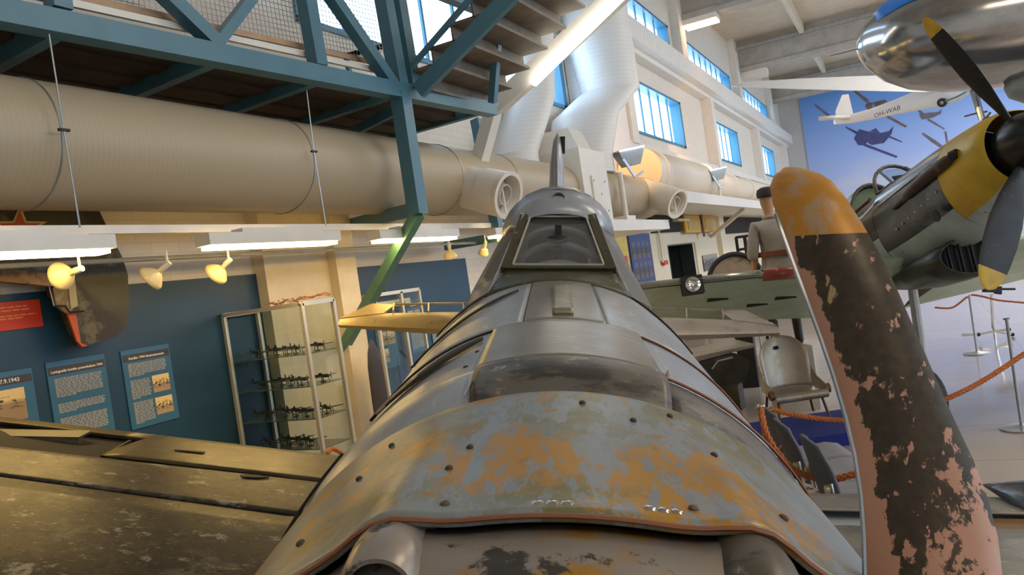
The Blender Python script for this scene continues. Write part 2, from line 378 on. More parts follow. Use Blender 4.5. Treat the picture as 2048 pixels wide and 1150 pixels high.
# ------------------------------------------------------------------ mezzanine, truss, stair (blue steel)
cpA, cpB = V((-4.55, 2.85, 0)), V((-4.30, 6.5, 0)); cdir = (cpB-cpA).normalized(); cn = cdir.cross(V((0, 0, 1)))
def ch(x, y, off=0): return onP(x, y, cpA+cn*off, cn)
mez = thing('mezzanine', 'blue steel truss walkway with wire railing and stair above the duct', 'walkway', (-4.4, 5, 0))
p0 = ch(0, 26); p1 = ch(985, 220); d_ = (p1-p0).normalized()
part('bottom_chord', B().beam(p0-d_*2.2, p1, .14, .15), BLUEST, mez)
zch = 3.93
def sl(px, py, qx, qy, w=.11, h=.11, off=0, name='truss_member'):
    part(name, B().beam(ch(px, py, off), ch(qx, qy, off), w, h, cn), BLUEST, mez)
ZT = 5.25
def sl(px, py, qx, qy, w=.11, h=.11, off=0, name='truss_member'):
    a = ch(px, py, off); c = ch(qx, qy, off); c = a+(c-a)*((ZT-a.z)/(c.z-a.z))
    part(name, B().beam(a, c, w, h, cn), BLUEST, mez)
part('top_chord', B().beam(V((p0-d_*2.2).xy.to_3d())+V((0, 0, ZT)), V(p1.xy.to_3d())+V((0, 0, ZT)), .12, .12), BLUEST, mez)
sl(118, 20, 95, -160, .12, .12); sl(432, 88, 300, -40); sl(432, 88, 545, -60, .08, .1); sl(636, 132, 592, -120, .13, .12)
sl(786, 172, 640, -40); sl(800, 180, 748, -110, .13, .14); sl(826, 188, 776, -110, .13, .14)
for px in (115, 430, 640, 795, 975):
    a = ch(px, 30+px*.187); s_ = a+V((-.06, 0, .005))
    part('cross_beam', B().beam(s_, V((X0+.02, s_.y+.12, s_.z)), .09, .16), BLUEST, mez)
k = 0; zz = 4.0
for i in range(8):
    x = -4.62-.165*i
    part('deck_plank', B().mm((x-.155, .2, zz+.02+(.02 if i % 2 else 0)), (x, 8.35, zz+.09)), DARKB, mez)
part('deck_edge', B().beam(ch(0, -25, -.1), ch(975, 190, -.1), .03, .05), WPAINT, mez)
part('toe_board', B().beam(ch(0, -40, -.16)+V((0, 0, 0)), ch(780, 132, -.16), .02, .05), mat('toe board wood', (.5, .33, .2), .6), mez)
# wire railing
rb = B(); q0 = ch(60, -10, -.2); q1 = ch(770, 130, -.2); L = (q1-q0).length
n = int(L/.045)
for i in range(n+1):
    p = q0.lerp(q1, i/n); rb.beam(p, p+V((0, 0, 1.0)), .004, .004)
for i in range(23): rb.beam(q0+V((0, 0, i*.045)), q1+V((0, 0, i*.045)), .004, .004)
part('wire_mesh', rb, GREYM, mez, kind='stuff')
# far side guard rail behind the mesh
fr = B(); g0, g1 = onX(690, 112, -5.6), onX(775, 92, -5.6)
for t_ in range(2):
    fr.beam(onX(690, 112+0*t_, -5.6), onX(776, 90, -5.6), .05, .06)
fr.beam(onX(692, 112, -5.6), onX(700, 150, -5.6), .05, .05)
part('inner_rail', fr, BLUEFR, mez)
# column and bracing under the end
cA, cB = ch(800, 186), ch(836, 428)
part('column', B().beam(cA, cB, .15, .15, cn), BLUEST, mez)
part('brace', B().beam(cB, onX(684, 700, -5.86), .10, .11), mat('green steel paint', (.10, .26, .20), .4), mez)
part('strut', B().beam(cB+V((0, 0, .05)), onX(694, 452, -5.9), .10, .14), BLUEST, mez)
c2, c3, c4 = at(953, 240, 10.6), at(998, 474, 10.3), at(893, 492, 11.0)
part('column', B().beam(c2, c3, .13, .13, cn), BLUEST, mez)
part('strut', B().beam(c3, c4, .10, .12), BLUEST, mez)
e0 = ch(812, 205); e1 = ch(975, 240)
part('brace', B().beam(e0+V((0, 0, -.02)), V((-5.3, e0.y+.45, e0.z-.02)), .06, .1), BLUEST, mez)
# stair: treads span along Y, climbing towards +X
Ya, Yb = 6.75, 8.35
LC = [onY(x, y, Ya) for x, y in ((826, 139), (861, 92), (901, 42), (943, -3))]
st = (LC[3]-LC[0])/3
TR = mat('stair tread underside', (.20, .165, .13), .7, var=.25, scale=5)
for i in range(-1, 9):
    p = LC[0]+st*i
    b = B().mm((p.x-.04, Ya, p.z-.03), (p.x+st.x*1.25, Yb, p.z)).mm((p.x+st.x-.02, Ya, p.z-.02), (p.x+st.x, Yb, p.z+st.z))
    part('stair_tread', b, TR, mez)
s0, s1 = onY(838, 182, Ya-.05), onY(1015, -2, Ya-.05); sd = s1-s0
part('stringer', B().beam(s0, s0+sd*1.9, .07, .16), BLUEST, mez)
s0, s1 = onY(1000, 205, Yb+.05), onY(1010, 0, Yb+.05)
part('stair_post', B().beam(onY(1000, 5, 7.6), onY(985, 205, 7.9), .08, .08, (0, 1, 0)), BLUEST, mez)
h0, h1 = onY(824, 132, Ya-.1), onY(938, 0, Ya-.1)
part('handrail', B().beam(h0, h0+(h1-h0)*1.8, .04, .05), BLUEST, mez)
# white light tray climbing beside the stair
tr = thing('light_tray', 'long sloping white light tray with glowing tube beside the stair', 'light', (-4.2, 8.8, 0))
t0, t1, t2 = onY(957, 330, 8.8), onY(993, 212, 8.8), onY(1180, 42, 8.8); dd = (t2-t1)
part('tray', B().beam(t1, t1+dd*1.9, .16, .22).beam(t0, t1+V((0, 0, .05)), .16, .2, (0, 1, 0)), WPAINT, tr)
u0, u1 = onY(1066, 168, 8.68), onY(1180, 56, 8.68); ud = u1-u0
part('diffuser', B().beam(u0, u0+ud*2.6, .1, .055), TUBEW, tr)
tr_end = tr

# ------------------------------------------------------------------ ducts
zd, xd = 3.33, -5.0
dm = thing('air_duct', 'huge white spiral air duct running under the walkway', 'duct', (xd, 8, 0))
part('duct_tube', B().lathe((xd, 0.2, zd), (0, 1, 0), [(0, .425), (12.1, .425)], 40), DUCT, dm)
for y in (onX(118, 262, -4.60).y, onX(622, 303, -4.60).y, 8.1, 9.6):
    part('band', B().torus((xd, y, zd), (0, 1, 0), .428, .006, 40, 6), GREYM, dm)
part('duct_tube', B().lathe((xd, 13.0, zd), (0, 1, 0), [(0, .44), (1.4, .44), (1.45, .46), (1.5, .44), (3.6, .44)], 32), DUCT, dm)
# plenum box with hatch
bx0, bx1 = onX(1150, 400, xd+.5), onX(1213, 395, xd+.5)
pl = thing('plenum_box', 'white sheet metal plenum box with hatch on the duct', 'duct', (xd, 12.4, 0))
PY0, PY1 = 11.8, 13.0
part('casing', B().mm((xd-.7, PY0, 2.75), (xd+.5, PY1, 3.95)).prism([(xd-.7, PY0, 3.95), (xd+.5, PY0, 3.95), (xd+.25, PY0+.3, 4.35), (xd-.7, PY0+.3, 4.35)], (0, PY1-PY0-.6, 0)), WPAINT, pl)
part('hatch', B().mm((xd+.5, PY0+.35, 2.85), (xd+.53, PY1-.2, 3.5)), WPAINT, pl)
b = B()
for a, c in ((PY0+.42, 2.92), (PY0+.42, 3.42), (PY1-.27, 2.92), (PY1-.27, 3.42), (PY0+.7, 3.2)): b.lathe((xd+.53, a, c), (1, 0, 0), [(0, .02), (.012, .018)], 8)
part('screw', b, GREYM, pl, kind='stuff')
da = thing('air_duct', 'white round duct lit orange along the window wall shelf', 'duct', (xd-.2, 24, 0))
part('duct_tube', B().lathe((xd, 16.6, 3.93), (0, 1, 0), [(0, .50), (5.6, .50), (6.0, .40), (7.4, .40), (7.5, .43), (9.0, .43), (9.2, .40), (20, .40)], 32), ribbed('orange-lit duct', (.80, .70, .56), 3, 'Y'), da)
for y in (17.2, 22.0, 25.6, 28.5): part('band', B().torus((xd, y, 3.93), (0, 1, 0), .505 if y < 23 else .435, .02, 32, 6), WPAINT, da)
# risers
def riser(lab, prof, name='duct_riser', n=20, M_=DUCTZ):
    """prof: (centre px x, px y, half width m, depth) list"""
    r_ = thing(name, lab, 'duct', (prof[0][0].x, prof[0][0].y, 0)); b = B()
    secs = []
    for c, hw in prof:
        secs.append([c+V((math.cos(2*pi*j/n)*hw, math.sin(2*pi*j/n)*hw, 0)) for j in range(n)])
    b.loft(secs); part('shell', b, M_, r_); return r_
def rs(x, y, X): return onX(x, y, X)
q = rs(1195, 300, -5.2)
riser('tall white ribbed duct riser rising to the roof beside the windows', [(V((-5.25, rs(1160, 320, -5.25).y, 3.7)), .62), (rs(1160, 320, -5.25), .62), (rs(1170, 235, -5.25), .66), (rs(1218, 185, -5.25), .66), (rs(1190, 40, -5.25), .70), (rs(1165, -140, -5.25), .70)])
q = rs(1050, 300, -5.3)
riser('white duct riser leaning behind the light tray', [(V((-5.45, rs(1025, 312, -5.45).y, 3.3)), .42), (rs(1025, 312, -5.45), .42), (rs(1062, 205, -5.45), .42), (rs(1060, 60, -5.45), .42), (rs(1055, -80, -5.45), .42)])
# flat side panel of the tall riser
sp_ = B().mm((X0, 14.2, 4.35), (-5.25, 17.6, 5.2))
part('base_box', B().mm((X0+.02, 15.6, 3.8), (-5.5, 17.9, 9.55)), DUCTZ, thing('duct_casing', 'white boxed duct casing against the wall behind the tall riser', 'duct', (-5.7, 16.7, 0)))
def nozzle(lab, A, C, r, k=4):
    t_ = thing('air_nozzle', lab, 'duct nozzle', (C.x, C.y, C.z-r)); ax = (C-A); L = ax.length; ax.normalize()
    rr = [r*.9, r*.95, r, r*1.03]
    for i in range(k-1):
        part('ring_section', B().lathe(A, ax, [(L*i/(k-1)-.002, rr[i]), (L*(i+1)/(k-1)-.012, rr[i]), (L*(i+1)/(k-1)-.004, rr[i]*1.03)], 32, cap=False), WPAINT, t_)
    part('rim', B().lathe(A, ax, [(L-.05, r*1.0), (L+.03, r*1.05), (L+.03, r*.86), (L-.12, r*.7), (L-.13, r*.7)], 32, cap=False), WPAINT, t_)
    part('inner_cone', B().lathe(A, ax, [(L-.14, r*.72), (L-.13, r*.5), (L-.02, r*.46), (L-.02, r*.4), (L-.14, r*.30), (L-.14, r*.01)], 28, cap=False), mat('nozzle inside', (.62, .56, .47), .5), t_)
    part('vane', B().beam(A+ax*(L-.06)+V((0, 0, -r*.8)), A+ax*(L-.06)+V((0, 0, r*.8)), .02, .02, ax), WPAINT, t_)
    return t_
nozzle('cream air nozzle aimed at the hall on the main duct', at(892, 366, 9.75), at(1014, 390, 9.25), .275)
nozzle('small silver-white air nozzle over the shelf near the window wall', at(1286, 382, 16.4), at(1354, 407, 15.8), .30)
# shelf brackets
sh = thing('duct_shelf', 'white shelf carrying the ducts by the window wall, with brackets', 'shelf', (-5, 24, 0))
part('near_board', B().mm((X0+.1, 11.9, 2.55), (xd+.7, 15.8, 2.74)), WPAINT, sh)
part('far_board', B().mm((X0+.1, 16.9, 3.14), (xd+.7, 40, 3.40)), WPAINT, sh)
for y in (25.2, 34): part('bracket', B().beam((xd+.6, y, 3.14), (X0+.1, y+1.6, 2.45), .10, .11), WPAINT, sh)
struct('trim_17', B().mm((X0+.06, 27.7, 0), (X0+.22, 28.5, 3.14)), CREAM)
def floodlight(lab, px, py, z, s):
    c = at(px, py, z); t_ = thing('floodlight', lab, 'floodlight', c)
    X_, Y_ = (cR*.9+cF*.3).normalized(), cU
    R = Matrix((X_, X_.cross(Y_)*-1, Y_)).transposed() @ Matrix.Rotation(math.radians(-14), 3, 'Y') 
    part('housing', B().loft([[c+R @ V((x*s*a, y*s*a, h*s)) for x, y in ((-.5, -.3), (.5, -.3), (.5, .3), (-.5, .3))] for h, a in ((.28, 1), (.2, 1.02), (-.3, .62))]), GREYM, t_)
    part('rim', B().box(c+R @ V((0, 0, s*.3)), (s*1.08, s*.66, s*.07), R), CHROME, t_)
    part('yoke', B().beam(c+R @ V((-s*.45, -s*.33, 0)), c+R @ V((-.1*s, -s*.3, -s*.75)), .03, .05).beam(c+R @ V((-.1*s, -s*.3, -s*.75)), c+R @ V((.3*s, -s*.3, -s*.6)), .03, .04), GREYM, t_)
    return t_
_fl = floodlight
def floodlight(lab, px, py, z, s):
    t_ = _fl(lab, px, py, z, s); c = at(px, py, z)
    l = bpy.data.lights.new('floodlight_beam', 'SPOT'); l.energy = 300; l.color = (1, .50, .16); l.spot_size = 1.7; l.spot_blend = .6; l.shadow_soft_size = .1
    o = bpy.data.objects.new('floodlight_beam', l); COL.objects.link(o); o.parent = t_
    d_ = V((-.10, .97, .05)).normalized(); o.rotation_euler = d_.to_track_quat('-Z', 'Y').to_euler(); o.location = (0, 0, s*.45)
    return t_
dX = lambda x, y, X: (onX(x, y, X)-CAM).dot(cF)
floodlight('chrome floodlight on a pole above the plenum box', 1259, 316, dX(1259, 316, -4.45), .50)
floodlight('smaller chrome floodlight further along the orange duct', 1432, 350, dX(1432, 350, -4.42), .50)
fp = at(1436, 362, dX(1432, 350, -4.42)); pp = thing('lamp_pole', 'short white pole holding the smaller floodlight', 'pole', (fp.x, fp.y, 3.40)); part('shaft', B().tube([fp, V((fp.x, fp.y, 3.39))], .04, 8), WPAINT, pp)
_a = at(1239, 345, dX(1239, 345, -4.45)); b = B().tube([_a, V((_a.x, _a.y, 2.745))], .05, 10); pp = thing('lamp_pole', 'white pole holding the floodlight on the shelf', 'pole', V((_a.x, _a.y, 2.745)))
part('shaft', b, WPAINT, pp); part('foot', B().box(V((_a.x-.05, _a.y, 2.785)), (.3, .5, .08)), WPAINT, pp)
# duct hangers
for k_, (x0, y0_, x1, y1_, x2, y2) in enumerate(((98, 68, 128, 260, 160, 455), (613, 180, 628, 303, 652, 452))):
    h_ = thing('duct_hanger', ('thin steel hanger rod with clamp at the left of the big duct', 'thin steel hanger rod with clamp at the middle of the big duct')[k_], 'hanger', onX(x2, y2, -4.5))
    part('rod', B().tube([onX(x0, y0_, -4.5), onX(x1, y1_, -4.5), onX(x2, y2, -4.5)], .006, 6), GREYM, h_)
    part('clamp', B().box(onX(x1, y1_, -4.5), (.02, .07, .016)), BLACK, h_)
# ------------------------------------------------------------------ lamps under the walkway
xr = -4.86
rl = thing('lamp_rail', 'long white steel rail carrying the fluorescent lamps', 'rail', (xr, 6, 2.7))
part('rail', B().mm((xr-.03, .5, 2.715), (xr+.02, 9.8, 2.775)), WPAINT, rl)
part('conduit', B().tube([(xr-.28, .5, 2.56), (xr-.28, 9.6, 2.56)], .018, 8), GREYM, rl)
for x_, y_ in ((170, 462), (640, 456)):
    p = onX(x_, y_, xr+.05); part('arm', B().beam(p, p+V((.1, -.55, -.05)), .05, .06), WPAINT, rl)
def fluo(y0, y1, lab, big=1):
    t_ = thing('fluorescent_lamp', lab, 'lamp', (-4.6, (y0+y1)/2, 2.55), group='fluorescent lamps on the rail')
    part('housing', B().mm((-4.68, y0, 2.575), (-4.52, y1, 2.665)).mm((-4.66, y0+.35, 2.665), (-4.54, y1-.35, 2.70)), WPAINT, t_)
    part('tube', B().mm((-4.665, y0+.04, 2.545), (-4.535, y1-.04, 2.574)), TUBE, t_)
fluo(1.9, 3.36, 'long lit fluorescent lamp at the left, above the red notice')
fluo(4.12, 5.61, 'lit fluorescent lamp above the glass showcase')
fluo(6.2, 7.71, 'lit fluorescent lamp behind the green brace')
fluo(8.6, 9.9, 'lit fluorescent lamp beside the canopy, far end of the rail')
def spot(px, py, X, r, lab, tilt, lit=False):
    c = onX(px, py, X); t_ = thing('spot_lamp', lab, 'lamp', c+V((0, 0, .1)), group='reflector bulbs on the rail')
    ax = V(tilt).normalized()
    b = B().lathe(c, ax, [(-.07, .018), (-.03, .022), (-.012, .05), (.035, r*.95), (.048, r), (.062, r*.98), (.072, r*.75), (.075, .005)], 20)
    part('bulb', b, mat('warm reflector bulb', (.80, .66, .36), .25, var=.05), t_)
    part('socket', B().lathe(c, ax, [(-.13, .02), (-.07, .024), (-.055, .018)], 12), WPAINT, t_)
    part('stem', B().tube([c-ax*.11, c-ax*.11+V((0, 0, .1))], .009, 8), WPAINT, t_)
spot(134, 548, -4.85, .095, 'reflector bulb in front of the camouflaged fin, facing the wall', (-1, -.2, -.15))
spot(312, 548, -4.9, .10, 'reflector bulb hanging alone right of the fin', (-.75, -.45, -.55))
spot(440, 540, -4.9, .10, 'reflector bulb below the showcase lamp, left end', (-.8, -.2, -.55))
spot(900, 505, -4.95, .085, 'pointed reflector bulb near the second column', (-.2, .3, -.9))
spot(968, 500, -4.95, .07, 'small yellow reflector bulb next to the cockpit canopy', (-.4, .2, -.7))
# ================================================================== THE FIGHTER IN THE FOREGROUND
# local frame: x right, y aft, z up; the aircraft lies banked on its stands
KX, KU, HX, HH, RF = .054, .125, .020, .99, .62
aY = (cF + cR*KX + cU*KU).normalized(); aX = (cR - aY*cR.dot(aY)).normalized(); aZ = aX.cross(aY)
aO = CAM + aX*HX - aZ*HH
aR = Matrix((aX, aY, aZ)).transposed()
AC = thing('fighter_aircraft', 'weathered bare-metal fighter in the foreground seen from its nose', 'aircraft', aO, aR)
def sm(a, b, x): t_ = max(0, min(1, (x-a)/(b-a))); return t_*t_*(3-2*t_)
def rad(y, th):
    r = RF - .05*sm(.95, .3, y)
    bump = .022*sm(1.36, .86, y)*sm(.75, .84, y)
    for s_ in (-1, 1): r += bump*math.exp(-((th-s_*.345)/.085)**2)
    r += .006*math.sin(th*7+y*5)*sm(1.3, 1.0, y)*.4
    return r
def axc(y): return .02*max(0, y-3.3)
def fus(y, th, d=0):
    if y > 3.25:
        t_ = (y-3.25)/3.5; r = RF*(1-.66*t_**1.15)
    else: r = rad(y, th)
    return V(((r+d)*math.sin(th), y, (r+d)*math.cos(th)+axc(y)))
G_, OR, OL, DKM = (.36, .37, .36), (.60, .28, .05), (.24, .22, .11), (.07, .065, .055)
COWL = worn('front cowl paint', (.23, .25, .24), [((.17, .16, .06), 2.2, .48, .60, (1, 1, 1)), ((.42, .205, .008), 2.9, .485, .54, (1, .8, 1)), ((.24, .27, .29), 7, .51, .55, (2.4, .8, 1)), ((.21, .24, .26), 24, .55, .59, (2, .7, 1)), ((.32, .17, .015), 12, .60, .64, (1.6, 1, 1)), ((.07, .055, .04), 60, .66, .70, (1, 1, 1))], .38, .15, .12, base2=(.20, .21, .19))
NOSEM = worn('nose ring paint', (.36, .32, .28), [((.42, .22, .03), 4.5, .52, .58, (1, 1, 1)), ((.06, .055, .05), 6.5, .58, .61, (1, 1, 1)), ((.5, .38, .28), 8, .6, .66, (1, 1, 1))], .36, .35, .25)
SKIN = worn('bare fuselage metal', (.40, .44, .50), [((.28, .28, .26), 2.4, .52, .66, (1, .5, 1)), ((.40, .32, .26), 4, .62, .70, (1.5, .4, 1)), ((.50, .53, .58), 14, .58, .68, (2.0, .4, 1)), ((.22, .22, .23), 34, .64, .70, (1.6, .6, 1))], .34, .32, .12)
BANDM = worn('dark sooty band', (.16, .145, .12), [((.045, .04, .035), 7, .48, .56, (.7, 1, 1)), ((.42, .37, .28), 13, .60, .66, (1, 1, 1))], .42, .35, .25)
PLATE = worn('dull grey plate', (.33, .32, .29), [((.24, .21, .15), 2.2, .5, .65, (1, 1, 1)), ((.42, .42, .44), 14, .58, .66, (.5, 2, 1))], .32, .5, .15)
SIDEM = SKIN
COPPER = mat('rusty edge', (.25, .10, .05), .45, .4)
RIV = mat('rivet steel', (.45, .40, .36), .3, .8)
def panel(name, y0, y1, t0, t1, m, d=0, nu=14, nv=30, thick=.010, prof=None, lab=None):
    b = B().grid(lambda u, v: fus(y0+(y1-y0)*u, t0+(t1-t0)*v, d+(prof(u) if prof else 0)), nu, nv)
    return part(name, b, m, AC, lab, local=True, thick=thick, ang=60)
# dark structure under the skin
part('inner_frame', B().loft([[fus(y, 2*pi*j/36, -.03) for j in range(36)] for y in (.4, .8, 1.2, 1.35, 1.8, 2.5, 3.2, 4.0, 5.0, 6.0, 6.6)]), DARKHOLE, AC, local=True)
panel('nose_panel', .42, .868, -1.75, 1.75, NOSEM, -.010, 14, 70, prof=lambda u: -.004+.004*math.sin(u*9))
panel('front_cowling', .850, 1.400, -1.28, 1.28, COWL, .004, 22, 80, prof=lambda u: .006*sm(.12, 0, u))
for s_ in (-1, 1):
    panel('cowling_side', .87, 1.62, min(1.285*s_, 2.6*s_), max(1.285*s_, 2.6*s_), COWL, 0, 14, 30)
up = lambda u: -.022+.034*sm(0, .75, u)
panel('step_band', 1.380, 1.645, -1.28, -.300, SKIN, 0, 10, 24, prof=up)
panel('step_band', 1.380, 1.645, -.294, .345, BANDM, 0, 10, 24, prof=lambda u: -.020+.040*sm(0, .75, u))
panel('step_band', 1.380, 1.645, .352, 1.28, BANDM, 0, 10, 24, prof=lambda u: -.024+.026*sm(0, .75, u))
panel('upper_plate', 1.652, 2.135, -1.28, -.300, SKIN, .006)
panel('upper_plate', 1.652, 2.135, -.294, .345, PLATE, .016)
panel('upper_plate', 1.652, 2.135, .352, 1.28, SKIN, .004)
panel('deck_panel', 2.142, 3.30, -1.28, -.172, SKIN, .008)
panel('deck_panel', 2.142, 3.30, -.166, .205, PLATE, .010)
panel('deck_panel', 2.142, 3.30, .211, 1.28, SKIN, .006)
panel('raised_strip', 2.25, 2.88, -.036, .062, worn('olive strip', (.26, .25, .17), [((.38, .37, .30), 8, .5, .62, (1, 1, 1))], .35, .4), .022, 8, 6, thick=.014)
for s_ in (-1, 1):
    panel('side_panel', 1.62, 3.30, min(1.285*s_, 2.6*s_), max(1.285*s_, 2.6*s_), SKIN, 0)
panel('belly_panel', .6, 3.30, 2.605, 2*pi-2.605, SKIN, 0, 12, 16)
part('aft_fuselage', B().loft([[fus(y, 2*pi*j/44) for j in range(44)] for y in [3.29+.16*i for i in range(22)]]), SKIN, AC, local=True)
# raised lip edges (thin rods following a seam)
def seam(name, pts, r, m): part(name, B().tube([fus(*p) for p in pts], r, 6), m, AC, local=True)
seam('cowling_lip', [(.849, -1.2+2.4*i/60, .008) for i in range(61)], .0035, COPPER)
seam('plate_lip', [(1.650, -.294+.639*i/24, .012) for i in range(25)], .003, COPPER)
seam('plate_lip', [(2.138, -.16+.36*i/16, .010) for i in range(17)], .0025, COPPER)
seam('side_lip', [(1.42+.9*i/16, -.297, .014) for i in range(9)], .0025, mat('bright edge', (.6, .62, .66), .25, .8))
seam('side_lip', [(1.650, .352+.8*i/24, .010) for i in range(25)], .0035, COPPER)
seam('side_lip', [(2.139, .21+1.0*i/24, .008) for i in range(25)], .003, COPPER)
seam('side_lip', [(2.139, -.17-1.0*i/24, .009) for i in range(25)], .003, mat('dark edge', (.06, .05, .05), .5))
# slots in the upper sides: dark leaves laid on the skin for their shade
def leaf(name, ya, ta, yb, tb, wid, m, lift=.012):
    n = 14; b = B(); top = []; bot = []
    for i in range(n+1):
        u = i/n; y = ya+(yb-ya)*u; th = ta+(tb-ta)*u; w_ = wid*math.sin(pi*min(1, u*.9+.05))**.8
        top.append(fus(y-w_, th, lift)); bot.append(fus(y+w_, th, lift))
    b.loft([top, bot], False, False); part(name, b, m, AC, local=True, thick=.006)
leaf('gun_slot', 2.02, -.33, 1.80, -.80, .055, DARKHOLE)
leaf('gun_slot', 1.90, -.60, 1.80, -.78, .035, mat('slot liner', (.30, .24, .17), .6, var=.4, scale=40), .014)
leaf('gap_slot', 2.9, -.24, 2.45, -.85, .03, DARKHOLE)
leaf('gap_slot', 3.2, -.46, 3.0, -.85, .045, DARKHOLE)
leaf('gap_slot', 3.2, .46, 2.9, .92, .04, DARKHOLE)
leaf('gap_slot', 1.62, -.85, 1.45, -1.2, .012, DARKHOLE)
leaf('gap_slot', 1.60, .345, 1.70, .375, .02, COPPER, .02)
# fasteners, holes
def screw(y, th, r=.012, m=RIV, nm='fastener'):
    p = fus(y, th, .006); nrm = V((math.sin(th), 0, math.cos(th)))
    part(nm, B().lathe(p, nrm, [(-.004, r), (.001, r), (.003, r*.6), (.003, .0005)], 10), m, AC, local=True)
for y, th in ((.90, -.24), (.905, .24), (1.0, -.62), (1.0, .47), (.875, -.60), (.88, .62)): screw(y, th, .0065, mat('rusty screw', (.10, .07, .05), .6))
for y, th in ((1.12, -.23), (1.03, -.26), (1.18, -.55), (1.30, -.5), (1.15, .36), (1.32, .05), (1.25, .18), (1.34, .30)): screw(y, th, .0055, mat('pit', (.06, .045, .035), .7), 'drain_hole')
for i in range(3): screw(.885, -.06+.028*i, .008, CHROME)
for i in range(3): screw(.89, .155+.026*i, .008, CHROME)
for y, th in ((1.70, -.25), (2.05, -.25), (1.70, .30), (2.08, .30), (1.68, .05), (1.9, -.34), (2.05, -.36), (1.75, -.36)): screw(y, th, .0065, mat('pit', (.06, .045, .035), .7))
screw(2.03, .025, .02, BLACK, 'drain_hole')
# gun troughs at the nose
for s_ in (-1, 1):
    c = fus(.78, s_*.345, -.018); d_ = V((0, 1, .0)).normalized()
    if s_ < 0:
        part('gun_trough', B().lathe(c, d_, [(.004, .032), (-.010, .034), (-.012, .040), (0, .045), (.04, .047), (.12, .046)], 32, cap=False), NOSEM, AC, local=True)
        part('bore', B().lathe(c, d_, [(.0, .0335), (.15, .030), (.15, .001)], 24, cap=False), BLACK, AC, local=True)
    else:
        part('gun_trough', B().lathe(c+V((0, .0, -.004)), d_, [(-.006, .028), (-.02, .032), (-.018, .040), (0, .046), (.04, .048), (.12, .046)], 32, cap=False), BANDM, AC, local=True)
        part('bore', B().lathe(c+V((0, 0, -.004)), d_, [(-.006, .030), (.15, .030), (.15, .001)], 24, cap=False), BLACK, AC, local=True)
# windscreen and canopy
FRM = worn('olive canopy frame', (.075, .07, .035), [((.28, .26, .17), 22, .60, .66, (1, 1, 1)), ((.05, .045, .03), 9, .55, .62, (1, 1, 1))], .4, .2)
def qbar(nm, p, q, w_, h_, m=FRM): part(nm, B().beam(p, q, w_, h_, (0, -.5, 1)), m, AC, local=True)
bl, br_ = V((-.208, 3.36, .655)), V((.208, 3.36, .655)); tl, tr_ = V((-.140, 3.76, .862)), V((.140, 3.76, .862))
cl_, cr_ = V((-.285, 3.20, .552)), V((.285, 3.20, .552))
def skirt():   # lower apron between glass and deck, curved to the fuselage
    def fn(u, v):
        a = -1.0+2.0*v
        lo = fus(3.10+.06*abs(a)**2, a*.50, .012); hi = V((a*.232, 3.34, .645))
        return lo.lerp(hi, u)
    return B().grid(fn, 5, 24)
part('windscreen_apron', skirt(), FRM, AC, local=True, thick=.008)
qbar('windscreen_frame', bl, br_, .03, .022); qbar('windscreen_frame', tl, tr_, .045, .022)
qbar('windscreen_frame', bl+V((-.02, -.01, -.01)), tl+V((-.02, 0, 0)), .04, .03); qbar('windscreen_frame', br_+V((.02, -.01, -.01)), tr_+V((.02, 0, 0)), .04, .03)
for p, q in ((bl, br_), (tl, tr_), (bl, tl), (br_, tr_)):
    c = (bl+br_+tl+tr_)/4; part('glazing_bead', B().beam(p.lerp(c, .06)+V((0, -.01, .01)), q.lerp(c, .06)+V((0, -.01, .01)), .008, .008), mat('bead metal', (.5, .47, .4), .4, .3), AC, local=True)
CANG = glassmat('dusty canopy glass', (.80, .82, .84), .10, .05, .10, (.42, .42, .42))
part('windscreen_pane', B().prism([bl, br_, tr_, tl], (0, .006, .004)), CANG, AC, local=True)
# hood: sections (y, list of (x,z) right half from shoulder to crown)
def hsec(y, w0, z0, w1, z1, w2, z2, zc):
    h = [(w0, z0)] + [(w1*math.cos(a*pi/16)**.85, z1+(zc-z1)*math.sin(a*pi/16)) for a in range(0, 8)] + [(0, zc)]
    return [V((-x, y, z)) for x, z in h] + [V((x, y, z)) for x, z in h[-2::-1]]
H1 = hsec(3.72, .30, .60, .190, .80, .140, .868, .880)
H2 = hsec(3.95, .40, .50, .285, .745, .175, .915, .995)
H3 = hsec(4.45, .42, .46, .30, .73, .18, .91, .99)
H4 = hsec(5.2, .40, .42, .26, .66, .15, .78, .83)
H5 = hsec(6.0, .24, .30, .16, .48, .10, .54, .56)
part('hood_front', B().loft([H1[1:-1], [p.lerp(q, .5)+V((0, 0, .02)) for p, q in zip(H1, H2)][1:-1], H2[1:-1]], False, False), SKIN, AC, local=True, thick=.006)
part('hood_vent', B().lathe(V((0, 3.84, .945)), V((0, -.75, .65)), [(-.02, .022), (.012, .024), (.016, .03), (.004, .034), (-.02, .034)], 20, cap=False).lathe(V((0, 3.84, .945)), V((0, -.75, .65)), [(-.012, .022), (-.012, .001)], 20, cap=False), FRM, AC, local=True)
part('hood', B().loft([H2, H3, H4, H5], False, False), SKIN, AC, local=True, thick=.006)
SIDEG = glassmat('grey side glazing', (.55, .57, .60), .12, .06, .42, (.40, .39, .38))
for s_ in (-1, 1):
    A1, A2 = V((s_*.285, 3.22, .560)), V((s_*.165, 3.76, .862)); A3, A4 = V((s_*.285, 3.95, .745)), V((s_*.43, 3.95, .48))
    A5 = V((s_*.40, 3.35, .49))
    part('side_glazing', B().prism([A1, A2, A3, A4, A5], (0, .0, .006)), SIDEG, AC, local=True)
    part('canopy_rail', B().tube([A1+V((0, 0, .004)), A2+V((0, 0, .008)), V((s_*.235, 3.95, .87)), V((s_*.155, 3.95, .957)), V((s_*.08, 3.95, .99)), V((0, 3.95, 1.002))], .010, 8), mat('bright rail', (.50, .55, .60), .22, .8), AC, local=True)
